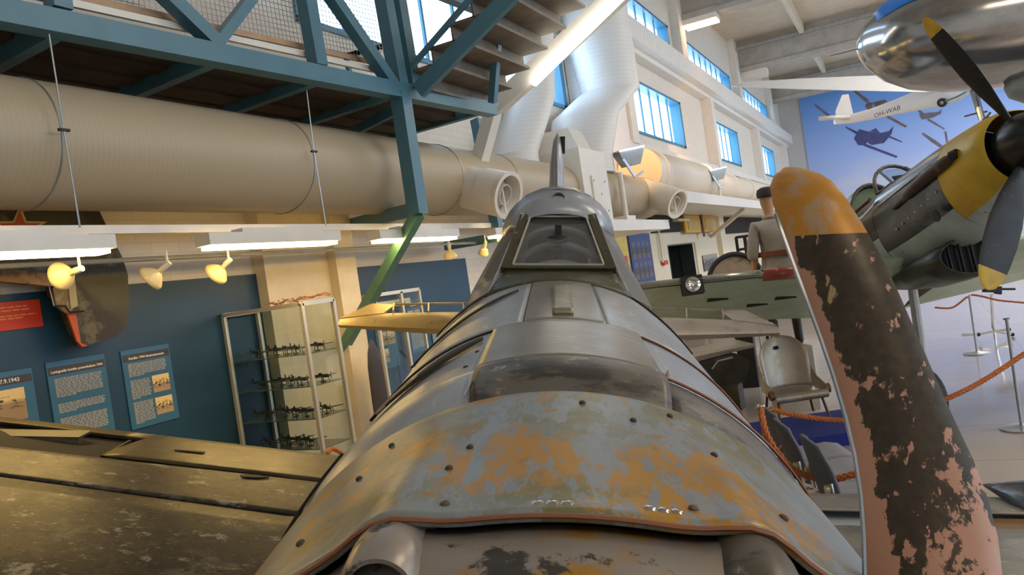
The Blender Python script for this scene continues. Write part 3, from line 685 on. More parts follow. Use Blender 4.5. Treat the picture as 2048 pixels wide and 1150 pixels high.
# cockpit structure seen through the glass
for i, (y, w_, z_) in enumerate(((3.50, .19, .655), (3.62, .20, .73), (3.75, .20, .80))):
    part('cockpit_hoop', B().tube([V((w_*math.sin(-1.4+2.8*j/12), y, z_-.14+.15*math.cos(-1.4+2.8*j/12))) for j in range(13)], .016, 8), mat('hoop metal', (.62, .61, .58), .5, .3), AC, local=True)
part('gunsight', B().box((0, 3.62, .68), (.03, .03, .30)).ball((0, 3.60, .765), .028, 10, (2.2, 1, .7)).ball((0, 3.58, .71), .026, 10, (2.2, 1, .7)), BLACK, AC, local=True)
part('head_armour', B().prism([V((-.17, 4.2, .55)), V((.17, 4.2, .55)), V((.15, 4.25, .82)), V((0, 4.27, .92)), V((-.15, 4.25, .82))], (0, .012, 0)), mat('armour grey', (.40, .38, .33), .5, .2), AC, local=True)
# fin
def foil(p, t_, c, dirc=V((0, 1, 0)), up=V((1, 0, 0)), n=16):
    out = []
    for j in range(n):
        a = 2*pi*j/n; x = .5-.5*math.cos(a); th = 2.6*t_*(.2969*math.sqrt(x)-.126*x-.3516*x*x+.2843*x**3-.1015*x**4)*2
        out.append(p+dirc*(c*x)+up*(th*c*(1 if a < pi else -1)*.5))
    return out
part('fin', B().loft([foil(V((0, 5.45, .35)), .30, 1.15), foil(V((0, 5.75, .80)), .28, .95), foil(V((0, 6.0, 1.20)), .27, .75), foil(V((.005, 6.15, 1.38)), .24, .55), foil(V((.01, 6.3, 1.44)), .14, .3)]), SKIN, AC, local=True)
part('rudder_horn', B().box((.045, 6.25, 1.34), (.035, .12, .13)), BLACK, AC, local=True)
part('fin_seam', B().tube([V((0, 5.72, .78)), V((0, 6.0, 1.2)), V((0, 6.14, 1.36))], .006, 6), CHROME, AC, local=True)
# tailplane: leading box skinned, ribs bare behind
TP = {-1: worn('yellow-lit tailplane', (.52, .40, .16), [((.40, .30, .12), 5, .5, .65, (1, 1, 1)), ((.22, .18, .10), 9, .62, .7, (1, 1, 1))], .4, .15),  # left half: warm lamp light put into the base colour
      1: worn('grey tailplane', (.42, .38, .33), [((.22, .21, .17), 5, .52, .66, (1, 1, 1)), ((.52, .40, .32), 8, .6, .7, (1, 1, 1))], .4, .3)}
TZ = -.08
for s_ in (-1, 1):
    M_ = TP[s_]; tz = TZ if s_ < 0 else TZ-.03
    LE = lambda x: 5.78+.16*x; SP = lambda x: 6.18+.10*x; TE_ = lambda x: 6.72-.05*x
    secs = []
    for x in (.2, .6, 1.0, 1.35, 1.6, 1.74):
        h_ = .115*(1-.62*x/1.75); k_ = SP(x) if x < 1.5 else (SP(x)+LE(x))/2+.1
        secs.append([V((s_*x, LE(x), tz)), V((s_*x, LE(x)+.06, tz+h_*.7)), V((s_*x, k_, tz+h_)), V((s_*x, k_, tz-h_)), V((s_*x, LE(x)+.06, tz-h_*.7))])
    tpl = part('tailplane', B().loft(secs), M_, AC, local=True)
    for x in (.45, .75, 1.05, 1.35):
        part('rib', B().prism([V((s_*x, SP(x), tz+.085)), V((s_*x, SP(x), tz-.02)), V((s_*(x+.06), TE_(x), tz+.075)), V((s_*(x+.06), TE_(x), tz+.10))], (.012, 0, 0)), M_, tpl, local=True)
    part('trailing_edge', B().beam(V((s_*.2, TE_(.2), tz+.10)), V((s_*1.6, 6.62, tz+.085)), .016, .016), M_, tpl, local=True)
    part('tip_plate', B().prism([V((s_*1.42, 6.3, tz+.05)), V((s_*1.74, 6.16, tz+.03)), V((s_*1.6, 6.62, tz+.08)), V((s_*1.38, 6.6, tz+.08))], (0, 0, .012)), M_, tpl, local=True)
# wings
WINGM = worn('left wing paint', (.034, .029, .018), [((.010, .0095, .009), 1.5, .42, .56, (1, 1, 1)), ((.12, .11, .085), 4, .53, .66, (.8, 1.3, 1)), ((.30, .285, .235), 9, .575, .64, (.8, 1.2, 1)), ((.010, .0095, .009), 30, .52, .60, (1, 1, 1)), ((.34, .32, .27), 70, .62, .66, (.5, 1.6, 1))], .42, .12, .15, base2=(.055, .045, .024))
WINGR = worn('right wing paint', (.24, .225, .19), [((.14, .13, .11), 3, .5, .62, (1, 1, 1)), ((.36, .33, .29), 12, .6, .68, (1, 2, 1))], .42, .3)
WINGF = worn('rear wing skin', (.085, .066, .03), [((.05, .04, .022), 2.2, .5, .65, (1, 1, 1)), ((.30, .27, .2), 20, .62, .67, (.5, 2, 1))], .36, .3)
def wtop(s_, x, y):
    dih = .10 if s_ < 0 else .0
    u = (y-1.75)/1.9
    return V((s_*x, y, (-.27 if s_ < 0 else -.37)+dih*(x-.5) + .10*(1-((u-.38)/.62)**2 if u > .38 else 1-((.38-u)/.38)**3) - .10 + (.05*sm(1.0, .5, x) if True else 0)))
def wpan(name, s_, x0, x1, y0, y1, m, d=0, thick=.008, y0b=None, y1b=None):
    """rectangular skin panel; y0b/y1b are the edges at the outer end"""
    y0b = y0 if y0b is None else y0b; y1b = y1 if y1b is None else y1b
    def fn(u, v):
        x = x0+(x1-x0)*u; ya = y0+(y0b-y0)*u; yb = y1+(y1b-y1)*u
        return wtop(s_, x, ya+(yb-ya)*v)+V((0, 0, d))
    b = B().grid(fn, 14, 10)
    return part(name, b, m, AC, local=True, thick=thick if s_ < 0 else -thick)
for s_ in (-1, 1):
    body = []
    for x in (.35, 1.2, 2.2, 3.3, 4.1):
        ys = [1.75+1.9*i/10 for i in range(11)]; tp = 1 if x < 4 else .6
        t_ = [wtop(s_, x, y)+V((0, 0, -.022)) for y in ys]
        bo = [wtop(s_, x, y)+V((0, 0, -.03-.20*tp*math.sin(pi*min(1, max(0, (y-1.75)/1.9)))**.7)) for y in ys[::-1]]
        body.append(t_+bo)
    part('wing_core', B().loft(body), DARKHOLE if s_ < 0 else mat('wing underside', (.30, .34, .36), .5), AC, local=True)
W1, W2, W3 = WINGM, WINGF, WINGR
wpan('wing_skin_front', -1, .50, 4.05, 1.78, 2.742, W1, 0, y1b=2.86)
wpan('wing_skin_mid', -1, .50, 4.05, 2.750, 3.165, W1, .004, y0b=2.868, y1b=3.10)
wpan('wing_skin_rear', -1, .95, 1.98, 3.172, 3.655, W2, .006)
wpan('root_fillet', -1, .50, .945, 3.172, 3.62, W2, .018, .01)
wpan('gun_bay_lid', -1, 1.985, 4.05, 3.545, 3.655, W2, .006)
bayL = part('gun_bay_floor', B().mm((-4.0, 3.18, -.40), (-1.99, 3.54, -.385)), DARKHOLE, AC, local=True)
part('bay_rib', B().prism([V((-2.03, 3.2, -.36)), V((-2.03, 3.52, -.36)), V((-2.05, 3.52, -.20)), V((-2.0, 3.2, -.17))], (.012, 0, 0)), W2, AC, local=True)
part('bay_box', B().mm((-3.6, 3.40, -.36), (-2.22, 3.415, -.155)).mm((-3.6, 3.40, -.16), (-2.22, 3.50, -.15)), mat('bay box green', (.14, .13, .09), .5, .2), AC, local=True)
part('bay_bracket', B().box((-2.2, 3.29, -.23), (.10, .10, .09), Matrix.Rotation(.5, 3, 'Z')).tube([V((-2.2, 3.23, -.23)), V((-2.2, 3.35, -.23))], .025, 10), mat('bracket grey', (.25, .24, .2), .5, .4), AC, local=True)
part('step_slit', B().prism([wtop(-1, 1.62, 3.37)+V((0, 0, .009)), wtop(-1, 1.62, 3.40)+V((0, 0, .009)), wtop(-1, 1.75, 3.38)+V((0, 0, .009)), wtop(-1, 1.75, 3.365)+V((0, 0, .009))], (0, 0, .003)), BLACK, AC, local=True)
part('torn_hole', B().prism([wtop(-1, 1.22, 3.13)+V((0, 0, .006)), wtop(-1, 1.26, 3.1)+V((0, 0, .006)), wtop(-1, 1.32, 3.09)+V((0, 0, .006)), wtop(-1, 1.34, 3.115)+V((0, 0, .006)), wtop(-1, 1.28, 3.14)+V((0, 0, .006))], (0, 0, .004)), BLACK, AC, local=True)
part('fillet_lip', B().tube([wtop(-1, .95-.25*(i/10)**2, 3.18+.44*i/10)+V((0, 0, .02+.01*math.sin(i/10*pi))) for i in range(11)], .006, 6), mat('brown edge', (.2, .13, .06), .5, .3), AC, local=True)
wpan('wing_skin_front', 1, .50, 4.05, 1.78, 3.20, W3, 0)
wpan('wing_skin_rear', 1, .50, 4.05, 3.36, 3.655, W3, .02)
part('bare_spar', B().beam(wtop(1, 1.62, 3.28)+V((0, 0, -.02)), wtop(1, 4.0, 3.28)+V((0, 0, -.02)), .14, .02), mat('rusty spar', (.20, .10, .03), .5, .2), AC, local=True)
part('wing_blister', B().loft([[wtop(1, 2.28+.22*math.cos(pi*j/10), 3.50)+V((0, .16*(1-k_)*0+ (k_-.5)*.5, .11*math.sin(pi*j/10)*math.sin(pi*(k_*.9+.05))+.018)) for j in range(11)] for k_ in (0, .15, .35, .6, .85, 1)], False, False), worn('blue steel blister', (.16, .18, .21), [((.3, .33, .38), 6, .55, .65, (1, 1, 1))], .25, .7), AC, local=True, thick=-.006)
# propeller: hub (below the frame) and the bent blade rising on the right
EL = [(1566, 339), (1549, 349), (1540, 372), (1545, 405), (1560, 452), (1585, 522), (1611, 593), (1640, 672), (1666, 748), (1691, 832), (1710, 912), (1722, 990), (1728, 1070), (1730, 1150), (1726, 1260), (1700, 1400)]
ER = [(1614, 338), (1640, 347), (1662, 361), (1688, 390), (1724, 446), (1760, 508), (1795, 580), (1832, 665), (1868, 748), (1908, 838), (1947, 920), (1977, 1000), (1996, 1075), (2005, 1150), (1995, 1260), (1900, 1400)]
bs = []; n = len(EL)
for i in range(n):
    u = i/(n-1); z = 1.36-.40*u**.8
    Lp, Rp = at(*EL[i], z+.02), at(*ER[i], z-.03); wdt = (Rp-Lp); L_ = wdt.length
    nrm = (cF*1.0-wdt.normalized()*cF.dot(wdt.normalized())).normalized()
    tk = min(.016+.012*u, L_*.25)
    f = []
    for j in range(9): a = j/8; f.append(Lp+wdt*a-nrm*tk*math.sin(pi*a)**.6)
    for j in range(7, 0, -1): a = j/8; f.append(Lp+wdt*a+nrm*tk*.7*math.sin(pi*a)**.6)
    bs.append(f)
# blade paint with chipped edge: an across-blade coordinate drives the wear
m, nt, b_ = _new('blade paint')
at_ = nt.nodes.new('ShaderNodeAttribute'); at_.attribute_name = 'across'; sp = nt.nodes.new('ShaderNodeSeparateXYZ'); nt.links.new(at_.outputs['Vector'], sp.inputs[0])
n1 = noise(nt, coords(nt, (1, 1, .55), rot=(0, .3, .4)), 22, 8, .66); n2 = noise(nt, coords(nt, (1, 1, 1)), 60, 6)
def math_(op, a, b):
    q = nt.nodes.new('ShaderNodeMath'); q.operation = op
    for s_, v_ in ((q.inputs[0], a), (q.inputs[1], b)):
        if isinstance(v_, (int, float)): s_.default_value = v_
        else: nt.links.new(v_, s_)
    return q.outputs[0]
edge = math_('ADD', math_('MULTIPLY', ramp(nt, sp.outputs[0], .26, .02), .36), math_('MULTIPLY', math_('MULTIPLY', ramp(nt, sp.outputs[1], .50, .86), ramp(nt, sp.outputs[0], -.3, .9)), .27))
n3 = noise(nt, coords(nt, (3.2, 3.2, .5), rot=(0, -.30, 0)), 16, 6, .6)
lowr = math_('MULTIPLY', math_('MULTIPLY', ramp(nt, sp.outputs[1], .52, .80), ramp(nt, sp.outputs[0], .25, .75)), .16)
msk = math_('MAXIMUM', ramp(nt, math_('ADD', n1, edge), .665, .69), ramp(nt, math_('ADD', n3, lowr), .64, .67))
brn = mix(nt, ramp(nt, n2, .35, .7), (.034, .024, .014, 1), (.062, .046, .027, 1))
out = mix(nt, msk, brn, (.50, .27, .19, 1))
out = mix(nt, ramp(nt, noise(nt, coords(nt, (3, 3, .3), rot=(0, -.35, 0)), 18, 4), .64, .68), out, (.42, .32, .17, 1))
tipm = math_('GREATER_THAN', math_('ADD', .288, 0), sp.outputs[2])
tip = mix(nt, ramp(nt, n1, .52, .62), (.52, .24, .03, 1), (.44, .30, .19, 1))
out = mix(nt, tipm, out, tip)
nt.links.new(out, b_.inputs['Base Color']); b_.inputs['Roughness'].default_value = .38; b_.inputs['Metallic'].default_value = .15
bp = nt.nodes.new('ShaderNodeBump'); bp.inputs['Strength'].default_value = .25; bp.inputs['Distance'].default_value = .003; nt.links.new(msk, bp.inputs['Height']); nt.links.new(bp.outputs[0], b_.inputs['Normal'])
BLADEM = m
# finer sections for a smooth surface
fin = []
par = []
for i in range(n-1):
    for k_ in range(4):
        u = k_/4; fin.append([p.lerp(q, u) for p, q in zip(bs[i], bs[i+1])]); par.append((i+u)/(n-1))
fin.append(bs[-1]); par.append(1)
blade = part('propeller_blade', B().loft(fin), BLADEM, AC, 'dark propeller blade with chipped paint and orange tip', ang=50)
at_l = blade.data.attributes.new('across', 'FLOAT_VECTOR', 'POINT')
ac = []
for i in range(len(fin)):
    for j in range(16): ac.append((j/8 if j <= 8 else (16-j)/8, par[i], par[i]))
for i, c in enumerate(ac): at_l.data[i].vector = c
part('blade_edge_highlight', B().tube([f[0] for f in fin[14:]], .0035, 6), mat('blade edge highlight', (.45, .52, .62), .25, .8), AC)  # thin added rod; the left edge's blue highlight is in its colour
hubc = V((0, -.12, -.02))
part('propeller_hub', B().lathe(hubc+V((0, .46, 0)), V((0, -1, 0)), [(0, .30), (.15, .30), (.35, .2), (.45, .02)], 24), SKIN, AC, local=True)
rootp = aR.transposed() @ ((sum((p for p in bs[-1]), V())/16)-aO)
part('blade_root', B().tube([V((.1, .2, 0)), V((.3, .2, .12)), rootp*.6+V((.1, .2, .12))*.4, rootp], [.06, .06, .07, .05], 12), BLADEM, AC, local=True)
# stands that carry the wreck
def stand(name, lab, lp, w_=.5):
    top = aO + aR @ V(lp); t_ = thing(name, lab, 'stand', (top.x, top.y, 0))
    part('saddle', B().box(top+V((0, 0, -.05)), (w_, .25, .10)), mat('stand timber', (.35, .22, .10), .7), t_)
    for dx in (-1, 1):
        for dy in (-1, 1): part('leg', B().beam(V((top.x+dx*w_*.5, top.y+dy*.2, 0)), V((top.x+dx*w_*.35, top.y+dy*.08, top.z-.1)), .06, .06), mat('stand timber', (.35, .22, .10), .7), t_)
stand('trestle', 'timber trestle under the wing root of the foreground fighter', (0, 2.6, -.66), .6)
stand('trestle', 'timber trestle under the tail of the foreground fighter', (0, 5.6, -.40), .4)
# ================================================================== THE SECOND FIGHTER (yellow nose) ON THE RIGHT
S8 = .8
fh = V((cF.x, cF.y, 0)).normalized(); rh = _r0
ya = (fh*math.cos(.05)+rh*math.sin(.05)).normalized(); pt = math.radians(11.5)
nY = (ya*math.cos(pt)-V((0, 0, 1))*math.sin(pt)); nX = ya.cross(V((0, 0, 1))).normalized(); nZ = nX.cross(nY)
hub = at(2046, 290, 5.6)
NR = Matrix((nX, nY, nZ)).transposed()
NF = thing('fighter_aircraft', 'yellow-nosed camouflaged fighter with black spinner standing at the right', 'aircraft', hub, NR)
GREYCAM = worn('grey camouflage', (.065, .075, .085), [((.11, .13, .155), 1.6, .50, .56, (1, .6, 1)), ((.10, .10, .08), 1.3, .55, .6, (1, 1, 1)), ((.4, .4, .4), 60, .70, .72, (1, 1, 1))], .20, .55, .04)
LBLUE = worn('pale blue underside', (.44, .56, .57), [((.36, .46, .46), 4, .5, .6, (1, 1, 1)), ((.10, .10, .09), 16, .64, .67, (1, 1, 1))], .4, .1)
YELN = worn('yellow nose paint', (.62, .43, .03), [((.50, .33, .03), 4, .5, .62, (1, 1, 1)), ((.5, .42, .34), 22, .66, .69, (1, 1, 1))], .35, .1)
GRN = worn('pale green wing underside', (.46, .60, .47), [((.38, .48, .36), 3, .5, .62, (1, 1, 1)), ((.12, .10, .06), 10, .64, .68, (.4, 2, 1)), ((.40, .42, .30), 8, .62, .7, (1, 2, 1))], .42, .1)
def nsec(y, w_, t_, b_, n=40):
    out = []
    for j in range(n):
        a = 2*pi*j/n; s_, c_ = math.sin(a), math.cos(a)
        out.append(V((w_*s_*(1.0 if c_ < 0 else abs(s_)**-.12 if abs(s_) > .02 else 1), y, (t_ if c_ > 0 else b_)*c_))*S8)
    return out
def nloft(name, secs, ms, cut=None, ncol=40):
    b = B(); n = len(secs[0]); fs = [p for q in secs for p in q]
    faces = []; mi = []
    for i in range(len(secs)-1):
        for j in range(n):
            a = i*n+j; c = i*n+(j+1) % n; faces.append((a, c, c+n, a+n)); ang = (2*pi*(j+.5)/n); ang = ang if ang < pi else 2*pi-ang
            mi.append(1 if cut and ang > cut(i/(len(secs)-1)) else 0)
    b.v = fs; b.f = faces; b.m = mi
    return part(name, b, ms, NF, local=True, recalc=True)
nloft('nose_cowl', [nsec(y, w_, t_, q) for y, w_, t_, q in ((.0, .33, .33, .34), (.06, .37, .36, .40), (.25, .40, .385, .47), (.5, .42, .40, .52), (.72, .43, .41, .56))], [YELN, LBLUE], lambda u: 2.5)
nloft('engine_cowl', [nsec(y, w_, t_, q) for y, w_, t_, q in ((.725, .43, .41, .56), (1.0, .445, .415, .60), (1.3, .45, .42, .63), (1.7, .45, .425, .66), (2.1, .45, .43, .68), (2.35, .45, .43, .68))], [GREYCAM, LBLUE], lambda u: 2.2)
nloft('cockpit_section', [nsec(y, w_, t_, q) for y, w_, t_, q in ((2.36, .45, .42, .68), (2.8, .44, .34, .68), (3.4, .43, .34, .66), (4.0, .40, .42, .62))], [GREYCAM, LBLUE], lambda u: 1.9)
nloft('rear_fuselage', [nsec(y, w_, t_, q) for y, w_, t_, q in ((4.0, .40, .42, .62), (5.5, .28, .36, .48), (7.0, .16, .28, .34), (8.2, .06, .2, .15))], [GREYCAM, LBLUE], lambda u: 1.9)
part('cowl_ridge', B().tube([V((-.432, .74+.16*i, .17-.004*i))*S8 for i in range(10)], .006, 6), mat('pale ridge', (.40, .42, .42), .3, .5), NF, local=True)
part('spinner', B().lathe(V((0, .02, 0)), V((0, -1, 0)), [(0, .265*S8), (.12, .26*S8), (.26, .21*S8), (.36, .13*S8), (.40, .02)], 28), worn('black spinner', (.02, .022, .026), [((.06, .07, .09), 20, .62, .68, (1, 1, 1))], .3, .3), NF, local=True)
def nblade(px, py, wmax, tw, name):
    tip = NR.transposed() @ (at(px, py, 5.62)-hub); tip.y = -.06; L = tip.length; d_ = tip.normalized()
    side = d_.cross(V((0, 1, 0))).normalized(); ch_ = (side*math.cos(tw)+V((0, 1, 0))*math.sin(tw)); th = d_.cross(ch_)
    secs = []
    for u, w_, t_ in ((.12, .16, .3), (.25, .45, .22), (.4, .80, .15), (.55, 1.0, .11), (.7, 1.0, .085), (.82, .90, .07), (.87, .83, .06), (.93, .68, .05), (.98, .42, .045), (1.0, .12, .04)):
        c = d_*(L*u)+V((0, -.06, 0)); ww = wmax*w_
        secs.append([c+ch_*(math.cos(2*pi*j/16)*ww*.5)+th*(math.sin(2*pi*j/16)*max(t_*.16*.5, .006)) for j in range(16)])
    b = B(); b.loft(secs); nf = 16
    b.m = [1 if 6*nf <= i < 9*nf or i == len(b.f)-1 else 0 for i in range(len(b.f))]
    part(name, b, [worn('black blade', (.012, .012, .014), [((.05, .052, .06), 30, .60, .66, (1, 1, 1))], .45, .1), YEL], NF, 'black propeller blade with yellow tip', local=True)
nblade(1930, 594, .255, .15, 'propeller_blade'); nblade(1857, 24, .15, 1.22, 'propeller_blade'); nblade(2330, 270, .2, .8, 'propeller_blade')
# exhaust fairing
EXM = worn('burnt exhaust', (.07, .045, .035), [((.18, .10, .07), 8, .55, .65, (1, 1, 1))], .5, .4)
part('exhaust_fairing', B().tube([V((-.405, .38, .09))*S8, V((-.435, .46, .085))*S8, V((-.46, .7, .07))*S8, V((-.47, 1.1, .04))*S8, V((-.465, 1.35, .02))*S8, V((-.45, 1.42, .015))*S8], [.025, .045, .05, .047, .04, .02], 12), EXM, NF, local=True)
part('exhaust_stub', B().tube([V((-.46, 1.36, .015))*S8, V((-.462, 1.72, -.02))*S8], [.03, .018], 10), EXM, NF, local=True)
part('intake_dark', B().tube([V((-.39, .34, .11))*S8, V((-.425, .40, .105))*S8], .04, 12), BLACK, NF, local=True)
for i in range(7):
    a = -1.95+.12*i*0; part('cowl_fastener', B().ball(V((-.43, .82+.17*i, -.12-.02*i))*S8, .011, 8), RIV, NF, local=True)
part('side_port', B().lathe(V((-.435, .9, -.34))*S8, V((-1, 0, -.2)), [(0, .05), (.012, .05), (.012, .001)], 14), BLACK, NF, local=True)
# chin scoop
part('chin_scoop', B().loft([[V((.36*math.cos(2*pi*j/28), y, -.74+sz*.19*math.sin(2*pi*j/28)))*S8 for j in range(28)] for y, sz in ((1.18, 1), (1.6, 1.05), (2.1, .9), (2.6, .5))], cap=False), worn('dark green scoop', (.035, .045, .035), [((.08, .09, .08), 9, .55, .65, (1, 1, 1))], .4, .2), NF, local=True, thick=.012)
part('scoop_core', B().prism([V((.35*math.cos(2*pi*j/28), 1.3, -.74+.18*math.sin(2*pi*j/28)))*S8 for j in range(28)], (0, .02, 0)), BLACK, NF, local=True)
for i in range(5): part('scoop_vane', B().box(V((-.24+.12*i, 1.26, -.74))*S8, (.006, .04, .27)), mat('vane dark', (.04, .045, .05), .5), NF, local=True)
# canopy: windscreen arch and opened hood
FR2 = mat('dark canopy frame', (.10, .09, .08), .45, .3)
def arch(y, w_, zb, h_, lean=0): return [V((w_*math.cos(pi*j/12), y+lean*math.sin(pi*j/12), zb+h_*math.sin(pi*j/12)**.8))*S8 for j in range(13)]
part('windscreen_frame', B().tube(arch(2.5, .27, .36, .36, .12), .018, 8), FR2, NF, local=True)
part('windscreen_frame', B().tube([V((-.27, 2.5, .36))*S8, V((-.20, 2.2, .40))*S8, V((.20, 2.2, .40))*S8, V((.27, 2.5, .36))*S8], .012, 6).tube([V((-.20, 2.2, .40))*S8, V((-.16, 2.56, .66))*S8], .012, 6).tube([V((.20, 2.2, .40))*S8, V((.16, 2.56, .66))*S8], .012, 6), FR2, NF, local=True)
part('windscreen_glass', B().prism([V((-.19, 2.22, .41))*S8, V((.19, 2.22, .41))*S8, V((.15, 2.55, .66))*S8, V((-.15, 2.55, .66))*S8], (0, .004, 0)), glassmat('blue canopy glass', (.78, .86, .92), .1), NF, local=True)
part('rear_hood', B().loft([arch(3.3, .30, .28, .42), arch(3.8, .28, .3, .40), arch(4.4, .2, .34, .2)], False, False), worn('hood skin', (.55, .58, .58), [((.3, .34, .33), 4, .5, .6, (1, 1, 1))], .35, .3), NF, local=True, thick=.01)
part('hood_arch', B().tube(arch(3.3, .31, .2, .5), .02, 8), FR2, NF, local=True)
part('head_armour', B().prism([V((.27*math.cos(pi*j/12), 3.34, .26+.40*math.sin(pi*j/12)**.8))*S8 for j in range(13)], (0, .01, 0)), mat('interior green', (.16, .22, .12), .5), NF, local=True)
part('cockpit_sill', B().tube([V((-.42, 2.38, .28))*S8, V((-.43, 2.9, .26))*S8, V((-.42, 3.4, .28))*S8], .02, 8), FR2, NF, local=True)
part('seat_back', B().box(V((-.05, 3.1, .22))*S8, (.3, .04, .3)), mat('seat brown', (.3, .17, .1), .6), NF, local=True)
part('gunsight', B().box(V((0, 2.48, .47))*S8, (.05, .05, .09)).box(V((0, 2.46, .53))*S8, (.10, .02, .02)), FR2, NF, local=True)
# wings
WST = ((.38, 1.95, 2.1), (1.2, 2.0, 1.95), (2.4, 2.06, 1.7), (3.6, 2.14, 1.45), (4.5, 2.25, 1.2), (4.85, 2.45, .8))
def nfoil(x, u, d):
    'point on the left wing skin: u < 0 is the lower side; d lifts it off the skin'
    for a, c in zip(WST, WST[1:]):
        if a[0] <= x <= c[0]: k_ = (x-a[0])/(c[0]-a[0]); le = a[1]+(c[1]-a[1])*k_; ch2 = a[2]+(c[2]-a[2])*k_
    w_ = abs(u); t_ = .14*ch2*(.2969*math.sqrt(w_)-.126*w_-.3516*w_*w_+.2843*w_**3-.1015*w_**4)/.2*.5
    return V((-x, le+ch2*w_-d*(1.5 if w_ < .02 else .6), -.56+.055*(x-.4)-.17*w_*ch2+((t_*1.5+d) if u >= 0 else (-t_-d))))*S8
def nwing(s_):
    secs = []
    for x, le, c_ in WST:
        z_ = -.56+.055*(x-.4)+.0*x; n = 24; o = []
        for j in range(n):
            a = 2*pi*j/n; u = .5-.5*math.cos(a); t_ = .14*c_*(.2969*math.sqrt(u)-.126*u-.3516*u*u+.2843*u**3-.1015*u**4)/.2*.5
            o.append(V((s_*x, le+c_*u, z_-.17*u*c_+(t_*1.5 if a < pi else -t_*1.0)))*S8)
        secs.append(o)
    b = B(); b.loft(secs); fm = []
    for i in range(len(secs)-1):
        for j in range(24): fm.append(0 if 1 <= j < 11 else 1)
    b.m = fm+[0, 0]
    return part('wing', b, [GREYCAM, GRN], NF, local=True)
nwing(-1); nwing(1)
def wle(x, u=0, dz=0): return V((-x, 2.0+.05*x+u, -.56+.055*(x-.4)+dz))*S8
US = [-.07, -.045, -.025, -.01, 0, .01, .025, .05, .08, .12, .16]
part('red_band', B().loft([[nfoil(x, u, .008) for u in US] for x in (1.44, 1.7, 1.92)], False, False), worn('red patch', (.33, .06, .045), [((.45, .18, .14), 14, .56, .64, (1, 1, 1))], .35), NF, local=True, thick=-.006)
part('slat', B().loft([[nfoil(x, u, .006) for u in (-.012, 0, .01, .025, .05, .08, .12, .16)] for x in (1.95, 2.5, 3.3, 4.4)], False, False), worn('silver slat', (.42, .43, .40), [((.28, .34, .24), 5, .5, .6, (1, 1, 1))], .28, .5), NF, local=True, thick=-.006)
part('slat_seam', B().tube([nfoil(x, -.03, .003) for x in (1.0, 2.0, 3.0, 4.4)], .004, 6), DARKHOLE, NF, local=True)
lc = nfoil(2.74, -.01, 0)+V((0, .02, -.03))
ll = part('landing_light', B().box(lc, (.20, .10, .17)), BLACK, NF, local=True)
part('lens', B().lathe(lc+V((-.0, -.055, 0)), V((0, -1, 0)), [(0, .075), (.012, .07), (.02, .045), (.008, .02), (.006, .001)], 20), mat('lens silver', (.75, .74, .70), .12, .9, var=.3, scale=60), ll, local=True)
for x, u in ((1.75, .55), (1.45, .42), (2.3, .36)): part('wing_slot', B().box(nfoil(x, -u, -.006), (.30, .06, .02), Matrix.Rotation(.12, 3, 'Z') @ Matrix.Rotation(-.17, 3, 'X')), DARKHOLE, NF, local=True)
gl = NF.matrix_world
for s_ in (-1,):
    a, c = hub+NR @ (V((-.05, 2.6, -.6))*S8), None
    c = V((a.x, a.y, .28))
    part('gear_leg', B().tube([a, c], .045, 10), GREYM, NF); part('wheel', B().torus(c, rh, .20, .08, 24, 10).lathe(c-rh*.06, rh, [(0, .15), (.12, .15)], 20), BLACK, NF)
# ------------------------------------------------------------------ hanging silver aircraft nose, top right
SIL = worn('polished aluminium', (.50, .51, .53), [((.36, .36, .37), 2.5, .5, .62, (.5, 2, 1)), ((.55, .46, .40), 4, .6, .7, (.4, 2, 1))], .16, .9, .04)
c0, c1 = at(1712, 98, 9.6), at(2048, 40, 9.0); axs = (c1-c0).normalized()
SN = thing('hanging_aircraft', 'silver aircraft nose with blue upper panel hanging at the top right', 'aircraft', at(1900, 60, 9.3))
prof = [(0, .004), (.02, .10), (.10, .25), (.3, .45), (.55, .585), (.9, .68), (1.3, .725), (2.0, .75), (3.4, .75)]
nS = 40; upv = (V((0, 0, 1))-axs*axs.z).normalized(); sdv = axs.cross(upv)
def ssec(t_, r, nn=nS, a0=0, a1=2*pi): return [c0+axs*t_+(upv*math.cos(a0+(a1-a0)*j/nn)+sdv*math.sin(a0+(a1-a0)*j/nn))*r for j in range(nn if a1-a0 > 6.2 else nn+1)]
part('nose_shell', B().loft([ssec(t_, r) for t_, r in prof]), SIL, SN)
part('blue_panel', B().loft([ssec(t_, r+.006, 20, -1.0, 1.0) for t_, r in ((.22, .365), (.3, .45), (.55, .585), (.87, .674))], False, False), mat('bright blue panel', (.02, .17, .60), .3, var=.05), SN, thick=.004)
part('panel_ring', B().loft([ssec(t_, r) for t_, r in ((.88, .652), (.895, .654))], cap=False), mat('dark joint', (.12, .13, .14), .4, .5), SN, thick=-.004)
part('pitot_tube', B().tube([c0-axs*.30+V((0, 0, -.03)), c0+axs*.05], .008, 6), GREYM, SN)
part('camera_port', B().lathe(c0+axs*.8-sdv*.0+(-upv*.0)+(sdv*math.sin(2.05*0-1.3)+upv*math.cos(1.3))*.628*1, (sdv*math.sin(-1.3)+upv*math.cos(1.3)), [(0, .03), (.01, .025), (.01, .001)], 12), BLACK, SN)
part('hanging_cable', B().tube([c0+axs*2.6+upv*.7, c0+axs*2.6+V((0, 0, 8))*1.0 if False else V(((c0+axs*2.6).x, (c0+axs*2.6).y, ZC))], .01, 6), GREYM, SN)
# engine pod / wheel below it
part('drop_tank', B().lathe(at(2008, 178, 9.0), axs, [(0, .02), (.05, .12), (.2, .2), (.6, .24), (1.4, .24)], 20), mat('pod grey', (.30, .34, .34), .4, .3), SN)
part('tank_pylon', B().beam(at(2048, 178, 9.0)+axs*.2, at(2048, 120, 9.0)+axs*.2, .06, .4), mat('dark joint', (.12, .13, .14), .4, .5), SN)
